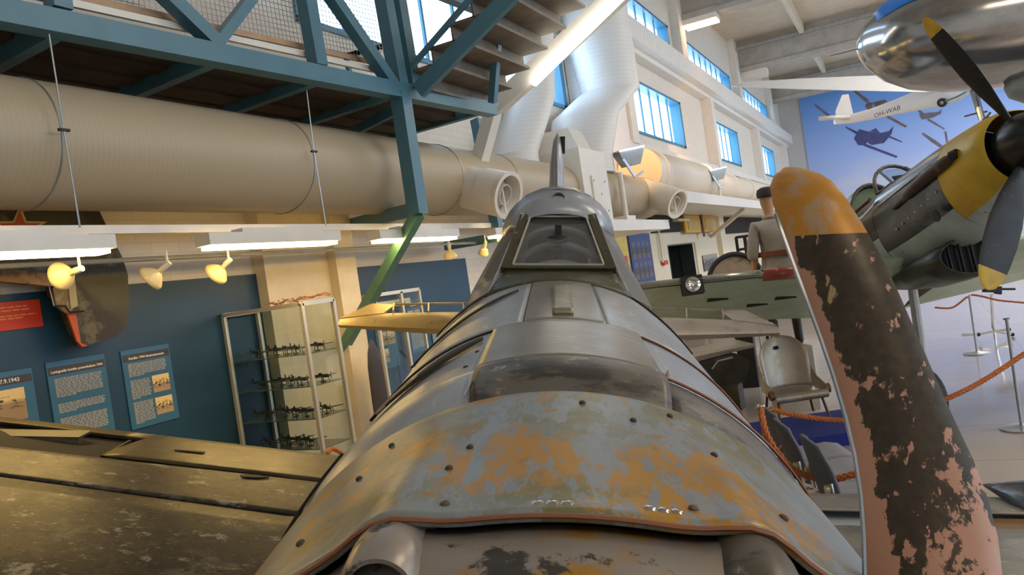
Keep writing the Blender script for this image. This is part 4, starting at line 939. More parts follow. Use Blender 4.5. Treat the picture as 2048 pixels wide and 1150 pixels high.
# rocket rack / aerial frame hanging under the nose
AF = thing('hanging_gear', 'thin strut frame with small antenna arms under the silver nose', 'aerial', at(1962, 240, 9.3))
for dx in (-6, 6): part('strut', B().tube([at(1942+dx*.9, 163, 9.3), at(1958+dx*.6, 218, 9.3)], .022, 8), GREYM, AF)
part('joint', B().tube([at(1957, 214, 9.3), at(1964, 238, 9.3)], .04, 10), CHROME, AF)
for a, c in (((1929, 233), (1955, 226)), ((1958, 226), (1974, 223)), ((1962, 236), (2004, 234)), ((1966, 238), (1988, 244)), ((1966, 240), (1966, 252)), ((1966, 252), (1942, 258)), ((1972, 236), (1981, 225))):
    part('antenna_arm', B().tube([at(*a, 9.3), at(*c, 9.3)], .012, 6), mat('bronze arm', (.30, .22, .18), .5, .4), AF)
# ------------------------------------------------------------------ white glider
GLW = mat('gloss white', (.85, .86, .88), .18, var=.03)
GL = thing('glider', 'white sailplane with registration letters hanging before the mural', 'glider', at(1800, 215, 17.5))
def gz(x): return 19.5-2.5*(x-1670)/270
fz = [(1670, 243, 6), (1700, 238, 9), (1740, 229, 11), (1790, 214, 15), (1840, 199, 21), (1880, 188, 26), (1915, 178, 25), (1938, 170, 17), (1950, 165, 4)]
secs = []
for x, y, r in fz:
    c = at(x, y, gz(x)); rr = r*gz(x)/FPX
    secs.append([c+cU*(rr*math.cos(2*pi*j/20))+(cF*.95-cR*.3)*(rr*.75*math.sin(2*pi*j/20)) for j in range(20)])
part('fuselage', B().loft(secs), GLW, GL)
part('fin', B().loft([[at(x, y, 19.45+dz) for x, y in ((1672, 246), (1671, 222), (1684, 190), (1697, 188), (1709, 238))] for dz in (0, .12)]), GLW, GL)
part('tailplane', B().loft([[at(1637, 240, 18.6), at(1640, 242, 19.0)], [at(1700, 237, 19.2), at(1712, 234, 19.9)]], False, False), GLW, GL, thick=.08)
def gw(px, y0, y1, z): return [at(px, y0, z+.45), at(px+2, y0+(y1-y0)*.35, z+.1), at(px, y1, z-.35), at(px-2, y1+1, z-.2), at(px, y0+(y1-y0)*.7, z+.2)]
part('wing', B().loft([gw(1463, 170, 172, 17.2), gw(1485, 164, 173, 17.3), gw(1600, 157, 178, 17.5), gw(1720, 152, 181, 17.7), gw(1850, 148, 184, 17.9), gw(1925, 150, 182, 18)]), GLW, GL)
part('wheel', B().torus(at(1884, 205, 17.4), cR*.3+cF, .07, .035, 16, 8), BLACK, GL)
part('belly_stripe', B().tube([at(1890, 203, 17.15), at(1915, 193, 17.0), at(1938, 180, 16.9)], .02, 6), BLUEST, GL)
g0 = at(1744, 238, gz(1744)-.42); g1 = at(1790, 223, gz(1790)-.42)
text('OH-WAB', .15, g0-cF*.1, (g1-g0), cU, mat('dark lettering', (.06, .07, .12), .5), GL, 'registration', .002)
part('cable', B().tube([at(1850, 160, 18), V((at(1850, 160, 18).x, at(1850, 160, 18).y, ZC-.52))], .012, 6), GREYM, GL)
# ================================================================== LEFT WALL DISPLAYS
XW = X0+.03
def wr(px0, py0, px1, py1):   # wall rectangle from two opposite corner pixels
    a, c = onX(px0, py0, XW), onX(px1, py1, XW); return min(a.y, c.y), max(a.y, c.y), min(a.z, c.z), max(a.z, c.z)
POST = mat('poster blue', (.035, .15, .30), .5, var=.06); HEAD = mat('poster header', (.045, .05, .06), .5)
INK = mat('poster text grey', (.42, .42, .40), .6, var=.05)
def poster(lab, y0, y1, z0, z1, title, blocks, photos, tsz=.035, talign='CENTER', tx=None):
    p = thing('info_poster', lab, 'poster', (XW+.01, (y0+y1)/2, z0)); H = z1-z0; W = y1-y0
    part('board', B().mm((XW, y0, z0), (XW+.012, y1, z1)), POST, p)
    if title:
        part('header_strip', B().mm((XW+.012, y0+.01, z1-H*.15), (XW+.014, y1-.01, z1-H*.06)), HEAD, p)
        text(title, tsz, (XW+.0145, tx if tx else (y0+y1)/2, z1-H*.125), (0, 1, 0), (0, 0, 1), LETTER, p, 'title', .0006, talign, .0006)
    b = B(); any_ = False
    for u0, u1, v0, v1 in blocks:     # fractions from left / top
        n = max(1, int((v1-v0)*H/.0125))
        for i in range(n):
            zt = z1-H*v0-.0125*i; last = i == n-1; yy = y0+W*u0; ye = y0+W*(u1 if not last else u0+(u1-u0)*.4)
            while yy < ye-.01:
                ww = min(random.uniform(.015, .05), ye-yy); b.mm((XW+.012, yy, zt-.0075), (XW+.0135, yy+ww, zt)); yy += ww+.007; any_ = True
    if any_: part('body_text', b, INK, p, kind='stuff')
    for i, (u0, u1, v0, v1, pm) in enumerate(photos):
        part('photo', B().mm((XW+.012, y0+W*u0, z1-H*v1), (XW+.0145, y0+W*u1, z1-H*v0)), pm, p)
    return p
PM1, PM2, PM3, PM4 = photomat('sepia photo a', hor=.5), photomat('sepia photo b', (.75, .6, .4), (.5, .38, .25), .5, .54), photomat('sepia photo c', (.62, .48, .36), (.6, .47, .35), .5, .5), photomat('sepia photo d', (.8, .62, .3), (.35, .25, .15), .62, .6)
poster('blue wall poster headed 17.9.1943, cut by the left edge of the picture', 2.90, 3.56, 1.22, 1.87, '17.9.1943', [], [(.1, .88, .2, .56, PM4), (.1, .95, .66, .97, PM1)], .042, 'RIGHT', 3.46)
poster('blue wall poster with three text blocks and a photo row below', 3.67, 4.16, 1.18, 1.885, 'Leningradin kentän pommitukset 1944', [(.1, .9, .19, .42), (.1, .9, .47, .59), (.1, .9, .63, .86)], [(.1, .36, .885, 1.0, PM3), (.37, .63, .885, 1.0, PM3), (.64, .92, .885, 1.0, PM2)], .028)
poster('blue wall poster with two small aeroplane photos at its right', 4.31, 4.79, 1.21, 1.88, 'Kevään 1944 ilmatorjunnasta', [(.1, .88, .18, .36), (.1, .5, .39, .64), (.1, .5, .67, .96)], [(.54, .9, .38, .60, PM1), (.54, .9, .67, .89, PM1)], .030)
y0, y1, z0, z1 = 2.9, 3.70, 2.17, 2.38
rn = thing('notice_board', 'small red notice with pale text on the blue wall', 'sign', (XW, 3.3, z0)); part('board', B().mm((XW, y0, z0), (XW+.012, y1, z1)), RED, rn)
b = B()
for zt, ye in ((z1-.035, 3.60), (z1-.06, 3.61), (z1-.10, 3.66), (z1-.12, 3.56)):
    yy = 2.95
    while yy < ye: ww = random.uniform(.03, .08); b.mm((XW+.012, yy, zt-.010), (XW+.0135, min(ye, yy+ww), zt)); yy += ww+.01
part('body_text', b, mat('orange text', (.8, .3, .12), .6), rn, kind='stuff')
# camouflaged tail fin with the red star, hung on the wall
XF = -5.72
FINM = worn('dark green camouflage', (.055, .055, .035), [((.030, .026, .026), 1.6, .46, .54, (1, 1, 1)), ((.13, .115, .07), 2.6, .58, .66, (1, 1, 1))], .5, .1)
tf = thing('aircraft_tail_fin', 'dark camouflaged tail fin with red star and red edge hung on the wall', 'fin', onX(150, 560, XF))
def px_poly(pts, X, d): return [onX(x, y, X) for x, y in pts]
part('fin_skin', B().prism(px_poly([(-160, 405), (-20, 405), (120, 406), (195, 414), (222, 470), (245, 515), (256, 550), (258, 620), (252, 655), (235, 672), (178, 690), (166, 690), (155, 676), (138, 625), (130, 600), (112, 592), (104, 560), (-40, 540), (-160, 540)], XF, 0), (-.10, 0, 0)), FINM, tf)
part('red_edge', B().prism(px_poly([(134, 624), (152, 626), (162, 686), (176, 691), (166, 694), (154, 682), (140, 640)], XF+.012, 0), (-.02, 0, 0)), mat('orange red paint', (.55, .09, .03), .5), tf)
star = [(40+50*(1 if k_ % 2 == 0 else .40)*math.sin(pi*k_/5)*1.15, 458-48*(1 if k_ % 2 == 0 else .40)*math.cos(pi*k_/5)) for k_ in range(10)]
st_in = [(40+(x-40)*.76, 458+(y-458)*.76) for x, y in star]
part('star_border', B().prism(px_poly(star, XF+.006, 0), (-.004, 0, 0)), mat('star yellow', (.55, .42, .20), .5), tf)
part('star', B().prism(px_poly(st_in, XF+.010, 0), (-.004, 0, 0)), mat('star red', (.40, .08, .03), .5), tf)
part('hinge_plate', B().prism(px_poly([(106, 575), (138, 570), (146, 620), (132, 626), (112, 612)], XF+.02, 0), (-.02, 0, 0)), worn('brown bare panel', (.20, .13, .06), [((.34, .28, .16), 9, .5, .62, (1, 1, 1))], .5), tf)
part('pale_strip', B().prism(px_poly([(136, 560), (150, 558), (156, 612), (142, 618)], XF+.03, 0), (-.01, 0, 0)), mat('pale strip', (.42, .36, .22), .5), tf)
part('control_rod', B().tube([onX(108, 612, XF+.05), onX(130, 612, XF+.05), onX(140, 625, XF+.05), onX(168, 622, XF+.05)], .008, 6), BLACK, tf)
part('balance_wire', B().tube([onX(96, 565, XF+.05), onX(108, 612, XF+.05)], .004, 6), GREYM, tf)
part('wall_bolt', B().tube([onX(60, 500, XF-.08), onX(60, 500, X0+.04)], .03, 8), GREYM, tf)
sb = thing('broken_spar', 'brown corroded spar piece in front of the wall at the far left', 'aircraft part', onX(40, 555, -5.5))
part('beam', B().beam(onX(-60, 545, -5.5), onX(100, 561, -5.5), .06, .09), worn('corroded brown', (.24, .15, .07), [((.12, .07, .04), 14, .5, .6, (1, 1, 1))], .7), sb)
part('wall_bolt', B().tube([onX(20, 552, -5.5), onX(20, 552, X0+.001)], .015, 8), GREYM, sb)
# ------------------------------------------------------------------ showcases
def showcase(lab, y0, y1, xf, xb, z1, shelves, ysplit=None):
    s = thing('glass_showcase', lab, 'showcase', ((xf+xb)/2, (y0+y1)/2, 0)); w_ = .035
    for x in (xf, xb):
        for y in (y0, y1): part('post', B().box((x, y, z1/2), (w_, w_, z1)), ALU, s)
    if ysplit: part('post', B().box((xf, ysplit, z1/2), (w_, w_*1.2, z1)), ALU, s)
    for z in (z1, .12):
        part('rail', B().beam((xf, y0, z), (xf, y1, z), w_, w_*1.2), ALU, s); part('rail', B().beam((xb, y0, z), (xb, y1, z), w_, w_*1.2), ALU, s)
        part('rail', B().beam((xf, y0, z), (xb, y0, z), w_, w_), ALU, s); part('rail', B().beam((xf, y1, z), (xb, y1, z), w_, w_), ALU, s)
    part('base', B().mm((xb, y0, 0), (xf, y1, .12)), mat('showcase base', (.3, .28, .24), .5), s)
    part('pane', B().mm((xf-.004, y0+.02, .15), (xf+.002, y1-.02, z1-.02)), GLASS, s); part('pane', B().mm((xb, y1-.004, .15), (xf, y1+.002, z1-.02)), GLASS, s); part('pane', B().mm((xb, y0-.002, .15), (xf, y0+.004, z1-.02)), GLASS, s)
    for z in shelves: part('glass_shelf', B().mm((xb, y0+.02, z-.008), (xf-.02, y1-.02, z)), mat('glass shelf edge', (.10, .14, .12), .2), s)
    return s
SHZ = [1.60, 1.30, 1.00, .72]
cA_ = onX(447, 632, -5.93); cC_ = onY(602, 607, cA_.y); cE_ = onX(665, 597, cC_.x)
showcase('tall glass showcase with model aeroplanes standing out from the wall', cA_.y, cE_.y, cC_.x, cA_.x, 2.06, SHZ)
# small lock plate on showcase
MODM = mat('model dark', (.05, .05, .045), .5, var=.3, scale=30)
def model_plane():
    b = B(); b.tube([(0, -.10, 0), (0, -.07, 0), (0, 0, 0), (0, .1, .005)], [.006, .014, .012, .004], 8)
    b.prism([(-.13, -.05, -.004), (.13, -.05, -.004), (.13, -.015, -.004), (0, 0, -.004), (-.13, -.015, -.004)], (0, 0, .004))
    b.prism([(-.045, .075, .004), (.045, .075, .004), (.04, .1, .004), (-.04, .1, .004)], (0, 0, .003)); b.prism([(0, .07, .005), (0, .1, .005), (0, .1, .04), (0, .088, .04)], (.003, 0, 0))
    b.beam((0, -.102, -.03), (0, -.102, .03), .003, .006); b.beam((0, -.02, -.005), (0, -.02, -.04), .006, .006); b.lathe((0, -.02, -.045), (0, 0, 1), [(0, .02), (.005, .02)], 8)
    for s_ in (-1, 1): b.tube([(s_*.04, -.04, -.004), (s_*.045, -.04, -.045)], .003, 6)
    b.ball((0, -.0, .012), .012, 8, (1, 2, 1)); return b
mp0 = None
ordn = ('first', 'second', 'third', 'fourth', 'fifth'); shn = ('top', 'second', 'third', 'bottom')
for si, z in enumerate(SHZ):
    ks = 5 if si < 3 else 4
    for k_ in range(ks):
        y = (cA_.y+cE_.y)/2+.05*((si*3+k_*2) % 3-1); xm = cA_.x+.16+(cC_.x-cA_.x-.30)*k_/4; rz = 1.1+.25*((k_+si) % 3)
        M_ = Matrix.Translation((xm, y, z+.0455)) @ Matrix.Rotation(rz, 4, 'Z') @ Matrix.Scale(1.25, 4)
        M_ = Matrix.Translation((xm, y, z+.057)) @ Matrix.Rotation(rz, 4, 'Z') @ Matrix.Scale(1.25, 4)
        lab = 'dark model aeroplane, %s from the left on the %s shelf of the showcase' % (ordn[k_], shn[si])
        if mp0 is None:
            mp0 = mk('model_aeroplane', model_plane(), MODM); mp0['category'] = 'model'; mp0['group'] = 'model aeroplanes in the showcase'; o = mp0
        else: o = mp0.copy(); COL.objects.link(o)
        o.matrix_world = M_; o['label'] = lab
# tangled wire on top
b = B(); pts = []
for i in range(60):
    t_ = i/59; pts.append(V((cA_.x+.35+(cC_.x-cA_.x-.2)*t_+.04*math.sin(i*1.3), (cA_.y+cE_.y)/2+.06*math.sin(i*2.1), 2.10+.02*math.sin(i*1.7)+.035*t_*math.sin(i*.9)**2)))
b.tube(pts, .004, 5); solo('tangled_cable', b, mat('red brown wire', (.30, .12, .06), .5), 'tangled thin cable lying on top of the glass showcase', 'cable')
showcase('glass showcase with white title strip against the second blue board', 7.42, 8.35, -5.62, -5.92, 2.05, [.5], 7.95)
ts = thing('title_strip', 'white title strip inside the second showcase', 'sign', (-5.7, 7.9, 1.9)); part('strip', B().mm((-5.72, 7.52, 1.88), (-5.71, 8.27, 1.96)), PAPER, ts)
text('KENTTÄ        VARUSTEITA', .045, (-5.708, 7.62, 1.90), (0, 1, 0), (0, 0, 1), HEAD, ts, 'title', .0006)
part('strip_back', B().mm((-5.90, 7.86, 1.90), (-5.72, 7.9, 1.94)), ALU, ts)
b = B(); b.tube([V((-5.75+.04*math.sin(i), 7.48+.02*i, 2.085+.012*math.sin(i*1.9))) for i in range(20)], .006, 5); solo('tangled_cable', b, mat('green wire', (.10, .14, .10), .5), 'small coil of dark wire on top of the second showcase', 'cable')
# posters on the second blue board
XW = X0+.03
def wp(lab, px0, py0, px1, py1, title, blocks, photos, t=.03):
    y0, y1, z0, z1 = wr(px0, py0, px1, py1); return poster(lab, y0, y1, z0, z1, title, blocks, photos, t)
wp('blue poster behind the second showcase with sepia pictures', 742, 618, 800, 730, 'Vuoden 1944', [(.08, .92, .2, .32)], [(.1, .5, .4, .62, PM2), (.55, .92, .4, .62, PM1), (.1, .5, .68, .9, PM1)])
wp('blue poster with two photographs above the yellow-lit tailplane', 808, 602, 852, 700, 'Toukokuu 44', [(.1, .9, .62, .95)], [(.08, .46, .2, .5, PM2), (.54, .92, .2, .4, PM3)])
wp('narrow blue poster with grey text below the yellow-lit tailplane', 858, 640, 888, 730, '', [(.1, .9, .3, .9)], [(.1, .9, .05, .25, PM3)])
bs_ = thing('display_propeller', 'dark upright propeller blade standing between the showcases', 'propeller', onX(725, 880, -5.45))
sec = []
b0 = onX(718, 690, -5.45); 
for u, w_ in ((0, .012), (.03, .055), (.09, .10), (.2, .135), (.45, .15), (.75, .14), (1, .11)):
    c = V((-5.45, 7.02, 1.56-1.5*u)); sec.append([c+V((.02*math.sin(2*pi*j/14)*min(1, w_*9), w_*math.cos(2*pi*j/14), 0)) for j in range(14)])
part('blade', B().loft(sec), worn('dark wood blade', (.040, .028, .016), [((.16, .08, .03), 7, .62, .70, (1, 1, 1))], .4), bs_)
part('foot', B().mm((-5.6, 6.88, 0), (-5.3, 7.16, .08)), BLACK, bs_)
# small teal card and hook on the showcase end, orange coil
oc = thing('rope_coil', 'orange twisted rope looped behind the left wing root', 'rope', onX(668, 905, -4.9))
pz = [onX(658, 945, -4.9), onX(656, 905, -4.9), onX(664, 897, -4.9), onX(676, 902, -4.9), onX(700, 918, -4.9), onX(740, 940, -4.9)]
part('rope', B().tube(pz, .02, 8), ROPE, oc)
part('post', B().tube([pz[0]+V((0, 0, .1)), V((pz[0].x, pz[0].y, 0))], .015, 8), GREYM, oc)
# ================================================================== FAR WALL OBJECTS (centre right)
XV = X0+.08
def quad(px0, py0, px1, py1): a, c = onX(px0, py0, XV), onX(px1, py1, XV); return min(a.y, c.y), max(a.y, c.y), min(a.z, c.z), max(a.z, c.z)
y0, y1, z0, z1 = 17.9, 19.6, .9, 2.66
bp_ = thing('photo_board', 'tall blue board of dark photographs left of the passage door', 'poster', (XV, 18.8, z0)); part('board', B().mm((XV, y0, z0), (XV+.03, y1, z1)), mat('board blue', (.03, .07, .22), .5), bp_)
for r_ in range(3):
    for c_ in range(4):
        b = B().mm((XV+.03, y0+.12+.37*c_, z1-.62-.5*r_), (XV+.035, y0+.42+.37*c_, z1-.2-.5*r_)); part('photo', b, photomat('night photo %d%d' % (r_, c_), (.12, .12, .2), (.16, .12, .10), .5, .5), bp_)
solo('extinguisher_sign', B().mm((XV, 17.35, 1.75), (XV+.02, 17.62, 2.15)), RED, 'small red upright sign beside the blue photo board', 'sign')
solo('wall_board', B().mm((X0+.05, 16.2, 0), (XV-.01, 17.85, 2.62)), mat('yellow wall panel', (.75, .55, .12), .5), 'yellow wall panel left of the photo board', 'panel')
ys = thing('yellow_sign', 'yellow sign with a dark propeller emblem under the duct shelf', 'sign', (XV, 25.2, 2.65))
part('board', B().mm((X0+.18, 22.9, 2.60), (X0+.24, 27.0, 3.13)), mat('sign yellow', (.72, .42, .04), .5), ys)
part('inset_panel', B().mm((X0+.24, 23.2, 2.70), (X0+.26, 24.5, 3.03)), mat('sign inset', (.58, .38, .10), .5), ys); part('inset_panel', B().mm((X0+.24, 25.4, 2.70), (X0+.26, 26.7, 3.03)), mat('sign inset', (.58, .38, .10), .5), ys)
part('propeller_emblem', B().loft([[V((X0+.27+.03*math.sin(2*pi*j/10), 24.95+w_*math.cos(2*pi*j/10), 2.87+dz_)) for j in range(10)] for dz_, w_ in ((-.42, .03), (-.3, .13), (-.12, .12), (-.05, .05), (0, .14), (.05, .05), (.12, .12), (.3, .13), (.42, .03))]), mat('emblem brown', (.10, .05, .03), .5), ys)
pf = thing('framed_photo', 'grey landscape photograph right of the passage door', 'picture', (XV, 26, 1.5)); part('print', B().mm((XV, 25.1, 1.35), (XV+.02, 27.2, 1.86)), photomat('grey photo', (.30, .28, .26), (.12, .11, .1), .5, .5), pf)
fa = thing('fire_point', 'small red fire alarm point with pipe beside the door', 'alarm', (XV, 20.3, 1.6)); part('box', B().mm((XV, 20.45, 1.78), (XV+.08, 20.8, 1.9)), RED, fa); part('pipe', B().tube([(XV+.05, 20.4, 1.85), (XV+.05, 20.4, 2.85)], .03, 8), CREAM, fa)
solo('wall_ledge_box', B().mm((X0+.06, 22.0, 2.95), (X0+.3, 23.3, 3.02)), CREAM, 'narrow cream ledge above the passage door', 'ledge')
dkb = thing('dark_alcove', 'dark alcove strip under the duct shelf beside the yellow sign', 'alcove', (X0+.1, 20, 2.7)); part('back', B().mm((X0+.06, 19.9, 2.66), (X0+.12, 22.8, 3.13)), DARKHOLE, dkb)  # flat strip on the wall; the recess shade is its dark colour
dk2 = thing('dark_alcove', 'long dark alcove strip behind the shelf bracket', 'alcove', (X0+.1, 32, 2.7)); part('back', B().mm((X0+.06, 28.6, 2.5), (X0+.12, 40, 3.12)), DARKHOLE, dk2)  # flat strip again, alcove shade put into the colour
# lamps on the window wall
for i, (y, z, lab, m_) in enumerate(((26.6, 9.45, 'glowing warm lamp box under the first roof beam', 'lit'), (36.8, 9.35, 'unlit white lamp box under the second roof beam', 'off'))):
    lb = thing('wall_lamp', lab, 'lamp', (X0+.6, y, z)); part('box', B().mm((X0+.3, y-.5, z), (X0+1.4, y+.1, z+.35)), WPAINT, lb)
    part('lens', B().mm((X0+.32, y-.48, z-.06), (X0+1.38, y+.08, z)), mat('warm lens', (1, .8, .5), .4, emit=(1, .55, .22), es=9) if m_ == 'lit' else PAPER, lb)
# black lattice frame and wheel ring in front of the wall, behind the wing
lf = thing('lattice_frame', 'black lattice window frame standing left of the mannequin', 'frame', at(1495, 560, 11.5)); zf = 11.5
for a, c in (((1472, 474), (1480, 530)), ((1489, 472), (1497, 530)), ((1506, 470), (1514, 530)), ((1472, 475), (1507, 470)), ((1476, 500), (1510, 494))):
    part('bar', B().beam(at(*a, zf), at(*c, zf), .04, .04), BLACK, lf)
for px in (1480, 1514):
    p = at(px, 528, zf); part('leg', B().beam(p, V((p.x, p.y, 0)), .04, .04), BLACK, lf)
wg = thing('propeller_ring', 'large dark ring with pale disc leaning behind the green wing', 'wheel', V((at(1475, 560, 11.0).x, at(1475, 560, 11.0).y, 0)))
rc = at(1472, 562, 11.0); part('ring', B().torus(rc, cF, .38, .035, 40, 8), BLACK, wg); part('disc', B().lathe(rc+cF*.02, cF, [(0, .36), (.02, .36)], 40), worn('tan disc', (.45, .34, .22), [((.2, .15, .1), 6, .55, .65, (1, 1, 1))], .5), wg)
part('pedestal', B().mm((rc.x-.12, rc.y-.05, 0), (rc.x+.12, rc.y+.1, rc.z-.3)), BLACK, wg)
# ------------------------------------------------------------------ mannequin (seen from behind)
def skin(vs, es, rs_, root=0, sub=2):
    me = bpy.data.meshes.new('tmp'); me.from_pydata(vs, es, []); o = bpy.data.objects.new('tmp', me); COL.objects.link(o)
    o.modifiers.new('s', 'SKIN'); sd_ = o.modifiers.new('d', 'SUBSURF'); sd_.levels = sub; sd_.render_levels = sub
    sv = me.skin_vertices[0].data
    for i, r in enumerate(rs_): sv[i].radius = (r if isinstance(r, tuple) else (r, r)); sv[i].use_root = (i == root)
    ev = o.evaluated_get(bpy.context.evaluated_depsgraph_get()); m2 = bpy.data.meshes.new_from_object(ev)
    b = B(); b.add([v.co.copy() for v in m2.vertices], [tuple(p.vertices) for p in m2.polygons]); bpy.data.objects.remove(o); bpy.data.meshes.remove(m2); return b
mz = .74; mp = at(1580, 715, 9.15); mp = V((mp.x, mp.y, mz))
MR = Matrix((rh, fh, V((0, 0, 1)))).transposed()     # x right, y away, z up
MN = thing('mannequin', 'mannequin in grey tunic, brown belt and dark cap, seen from behind', 'mannequin', mp, MR)
SKN = mat('mannequin skin', (.55, .30, .16), .5, var=.05)
vs = [(0, 0, .98), (0, 0, 1.2), (0, .01, 1.42), (0, .01, 1.56), (0, .02, 1.66), (0, .03, 1.76), (0, .02, 1.84)]
es = [(i, i+1) for i in range(6)]; rr = [.115, .10, .105, .05, .075, .095, .06]
def addc(pts, rs_, frm):
    k_ = len(vs)
    for i, (p, r) in enumerate(zip(pts, rs_)): vs.append(p); rr.append(r); es.append((frm if i == 0 else k_+i-1, k_+i))
    return len(vs)-1
for s_ in (-1, 1):
    h = addc([(s_*.17, 0, 1.46), (s_*.25, 0, 1.18), (s_*.24, .06, .95), (s_*.24, .09, .86)], [.05, .040, .032, .036], 2)
    for k_, (dx, L_) in enumerate(((-.03, .07), (-.01, .085), (.01, .08), (.03, .065))): addc([(s_*.24+dx, .10, .81), (s_*.24+dx, .11, .86-L_-.03)], [.010, .008], h)
    addc([(s_*.24-s_*.05, .10, .84), (s_*.24-s_*.055, .12, .79)], [.011, .009], h)
    addc([(s_*.10, 0, .90), (s_*.13, .0, .50), (s_*.14, -.01, .10), (s_*.15, .10, .04)], [.085, .06, .045, .04], 0)
part('body', skin(vs, es, rr), SKN, MN, local=True)
TUN = mat('grey tunic cloth', (.36, .34, .30), .85, var=.12, scale=9, bump=.4)
tv = [(0, 0, .92), (0, 0, 1.08), (0, 0, 1.28), (0, .005, 1.42), (0, .01, 1.50)]; te = [(0, 1), (1, 2), (2, 3), (3, 4)]; tr2 = [.185, .165, .175, .165, .075]
for s_ in (-1, 1):
    k_ = len(tv); tv += [(s_*.19, 0, 1.45), (s_*.25, -.01, 1.22), (s_*.26, .0, 1.12), (s_*.262, .01, 1.06)]; tr2 += [.078, .072, .075, .06]; te += [(3, k_), (k_, k_+1), (k_+1, k_+2), (k_+2, k_+3)]
tun = part('tunic', skin(tv, te, tr2, 1), TUN, MN, local=True)
part('collar', B().torus((0, .012, 1.535), (0, .1, 1), .068, .02, 20, 8), TUN, tun, local=True)
part('belt', B().loft([[V((.205*math.cos(2*pi*j/24), .19*math.sin(2*pi*j/24), z_)) for j in range(24)] for z_ in (1.085, 1.145)]), mat('brown leather', (.22, .07, .035), .45), MN, local=True)
TRS = mat('dark trousers', (.09, .085, .07), .85, var=.15, scale=8)
part('trousers', skin([(0, 0, .97), (.09, 0, .86), (.125, 0, .52), (.135, 0, .40), (-.09, 0, .86), (-.125, 0, .52), (-.135, 0, .40)], [(0, 1), (1, 2), (2, 3), (0, 4), (4, 5), (5, 6)], [.155, .105, .088, .085, .105, .088, .085]), TRS, MN, local=True)
for s_ in (-1, 1): part('boot', skin([(s_*.135, 0, .42), (s_*.14, -.005, .10), (s_*.145, .0, .045), (s_*.15, .14, .03)], [(0, 1), (1, 2), (2, 3)], [.062, .052, .05, .04]), mat('black boots', (.02, .018, .016), .35), MN, local=True)
part('cap', B().loft([[V((.100*math.cos(2*pi*j/20)*k_, .02+.115*math.sin(2*pi*j/20)*k_, z_)) for j in range(20)] for z_, k_ in ((1.775, 1.0), (1.79, 1.06), (1.83, 1.08), (1.87, .95), (1.895, .5))]), mat('dark cap', (.035, .03, .035), .7), MN, local=True)
part('plinth', B().mm((-.22, -.15, -mz), (.22, .22, 0)), mat('plinth grey', (.45, .38, .30), .5), MN, 'low plinth', local=True)
# ------------------------------------------------------------------ chairs
rowd = V((.36, -.93, 0)).normalized(); face = V((.93, .36, 0)).normalized()
CHG = mat('grey chair fabric', (.115, .12, .14), .75, var=.1, scale=40); CHS = mat('grey seat fabric', (.26, .26, .29), .8, var=.08, scale=40)
def chair_proto():
    o = thing('stacking_chair', 'x', 'chair', (0, 0, 0), group='grey stacking chairs beside the wing')
    # local: x = facing, y = width
    def back(u, v):
        a = (v-.5)*2; zz_ = .44+.40*u; hw = .205*(1-.30*sm(.55, 1.0, u))*(.90+.10*math.sin(pi*u))
        return V((-.205+.055*a*a-.08*u, hw*a, zz_-.05*a*a*sm(.5, 1, u)))
    part('backrest', B().grid(back, 12, 12), CHG, o, local=True, thick=.02)
    def seat(u, v): a = (v-.5)*2; return V((-.20+.43*u, .205*a*(1-.1*(1-u)), .455-.015*math.sin(pi*u)+(-.03*sm(.8, 1, u))))
    part('seat', B().grid(seat, 10, 8), CHS, o, local=True, thick=.035)
    for s_ in (-1, 1):
        part('leg', B().tube([(-.24, s_*.225, .0), (-.21, s_*.225, .42), (-.225, s_*.222, .60)], .011, 8), CHROME, o, local=True)
        part('leg', B().tube([(.24, s_*.225, .0), (.20, s_*.225, .41), (-.21, s_*.225, .42)], .011, 8), CHROME, o, local=True)
        part('hinge_disc', B().lathe((-.235, s_*.205, .56), (-1, 0, 0), [(0, .03), (.02, .028), (.022, .001)], 14), mat('brass disc', (.5, .45, .28), .35, .5), o, local=True)
    return o
cp = chair_proto(); base = V((-.93, 5.86, 0))
chl = ('grey chair furthest from the wing in the row of three', 'grey chair in the middle of the row of three', 'grey chair nearest the propeller blade in the row of three')
cpos = [onZ(1524, 812, .82)-rowd*-.10, onZ(1546, 836, .82)-rowd*-.10, onZ(1600, 868, .82)-rowd*-.10]
for i, p in enumerate(cpos):
    M_ = Matrix.Translation(V((p.x, p.y, 0))+face*.28) @ Matrix((face, V((0, 0, 1)).cross(face), V((0, 0, 1)))).transposed().to_4x4()
    if i == 0: cp.matrix_world = M_; MW[cp.name] = M_; cp['label'] = chl[0]
    else: copytree(cp, M_, chl[i])
# ------------------------------------------------------------------ blue platform and pilot seat
pc = onZ(1600, 845, .12); pl_ = thing('platform', 'low blue carpeted platform under the pilot seat', 'platform', V((pc.x, pc.y, 0)))
PR = Matrix((rh, fh, V((0, 0, 1)))).transposed()
part('carpet_box', B().box(V((pc.x, pc.y-.2, .06))+rh*.1, (1.25, 1.0, .12), PR), mat('royal blue carpet', (.012, .025, .22), .85, var=.1, scale=30), pl_)
pso = onZ(1600, 838, .12)+fh*.1; PS = thing('pilot_seat', 'bare metal bucket pilot seat with rounded back on steel legs', 'seat', V((pso.x, pso.y, .12)), PR)
SEM = worn('bare aluminium seat', (.50, .44, .36), [((.42, .30, .14), 4, .52, .64, (1, 1, 1)), ((.25, .2, .15), 14, .64, .68, (1, 1, 1))], .35, .45)
sh_ = .31
def bk(u, v):
    a = (v-.5)*2; r_ = 1 if u < .55 else math.sqrt(max(0, 1-((u-.55)/.45)**2)); return V((.27*a*max(r_, .03)*(1-.12*(1-u)), .16+.10*u-.10*a*a*r_, sh_+.55*u))
part('backrest', B().grid(bk, 20, 14), SEM, PS, local=True, thick=.006)
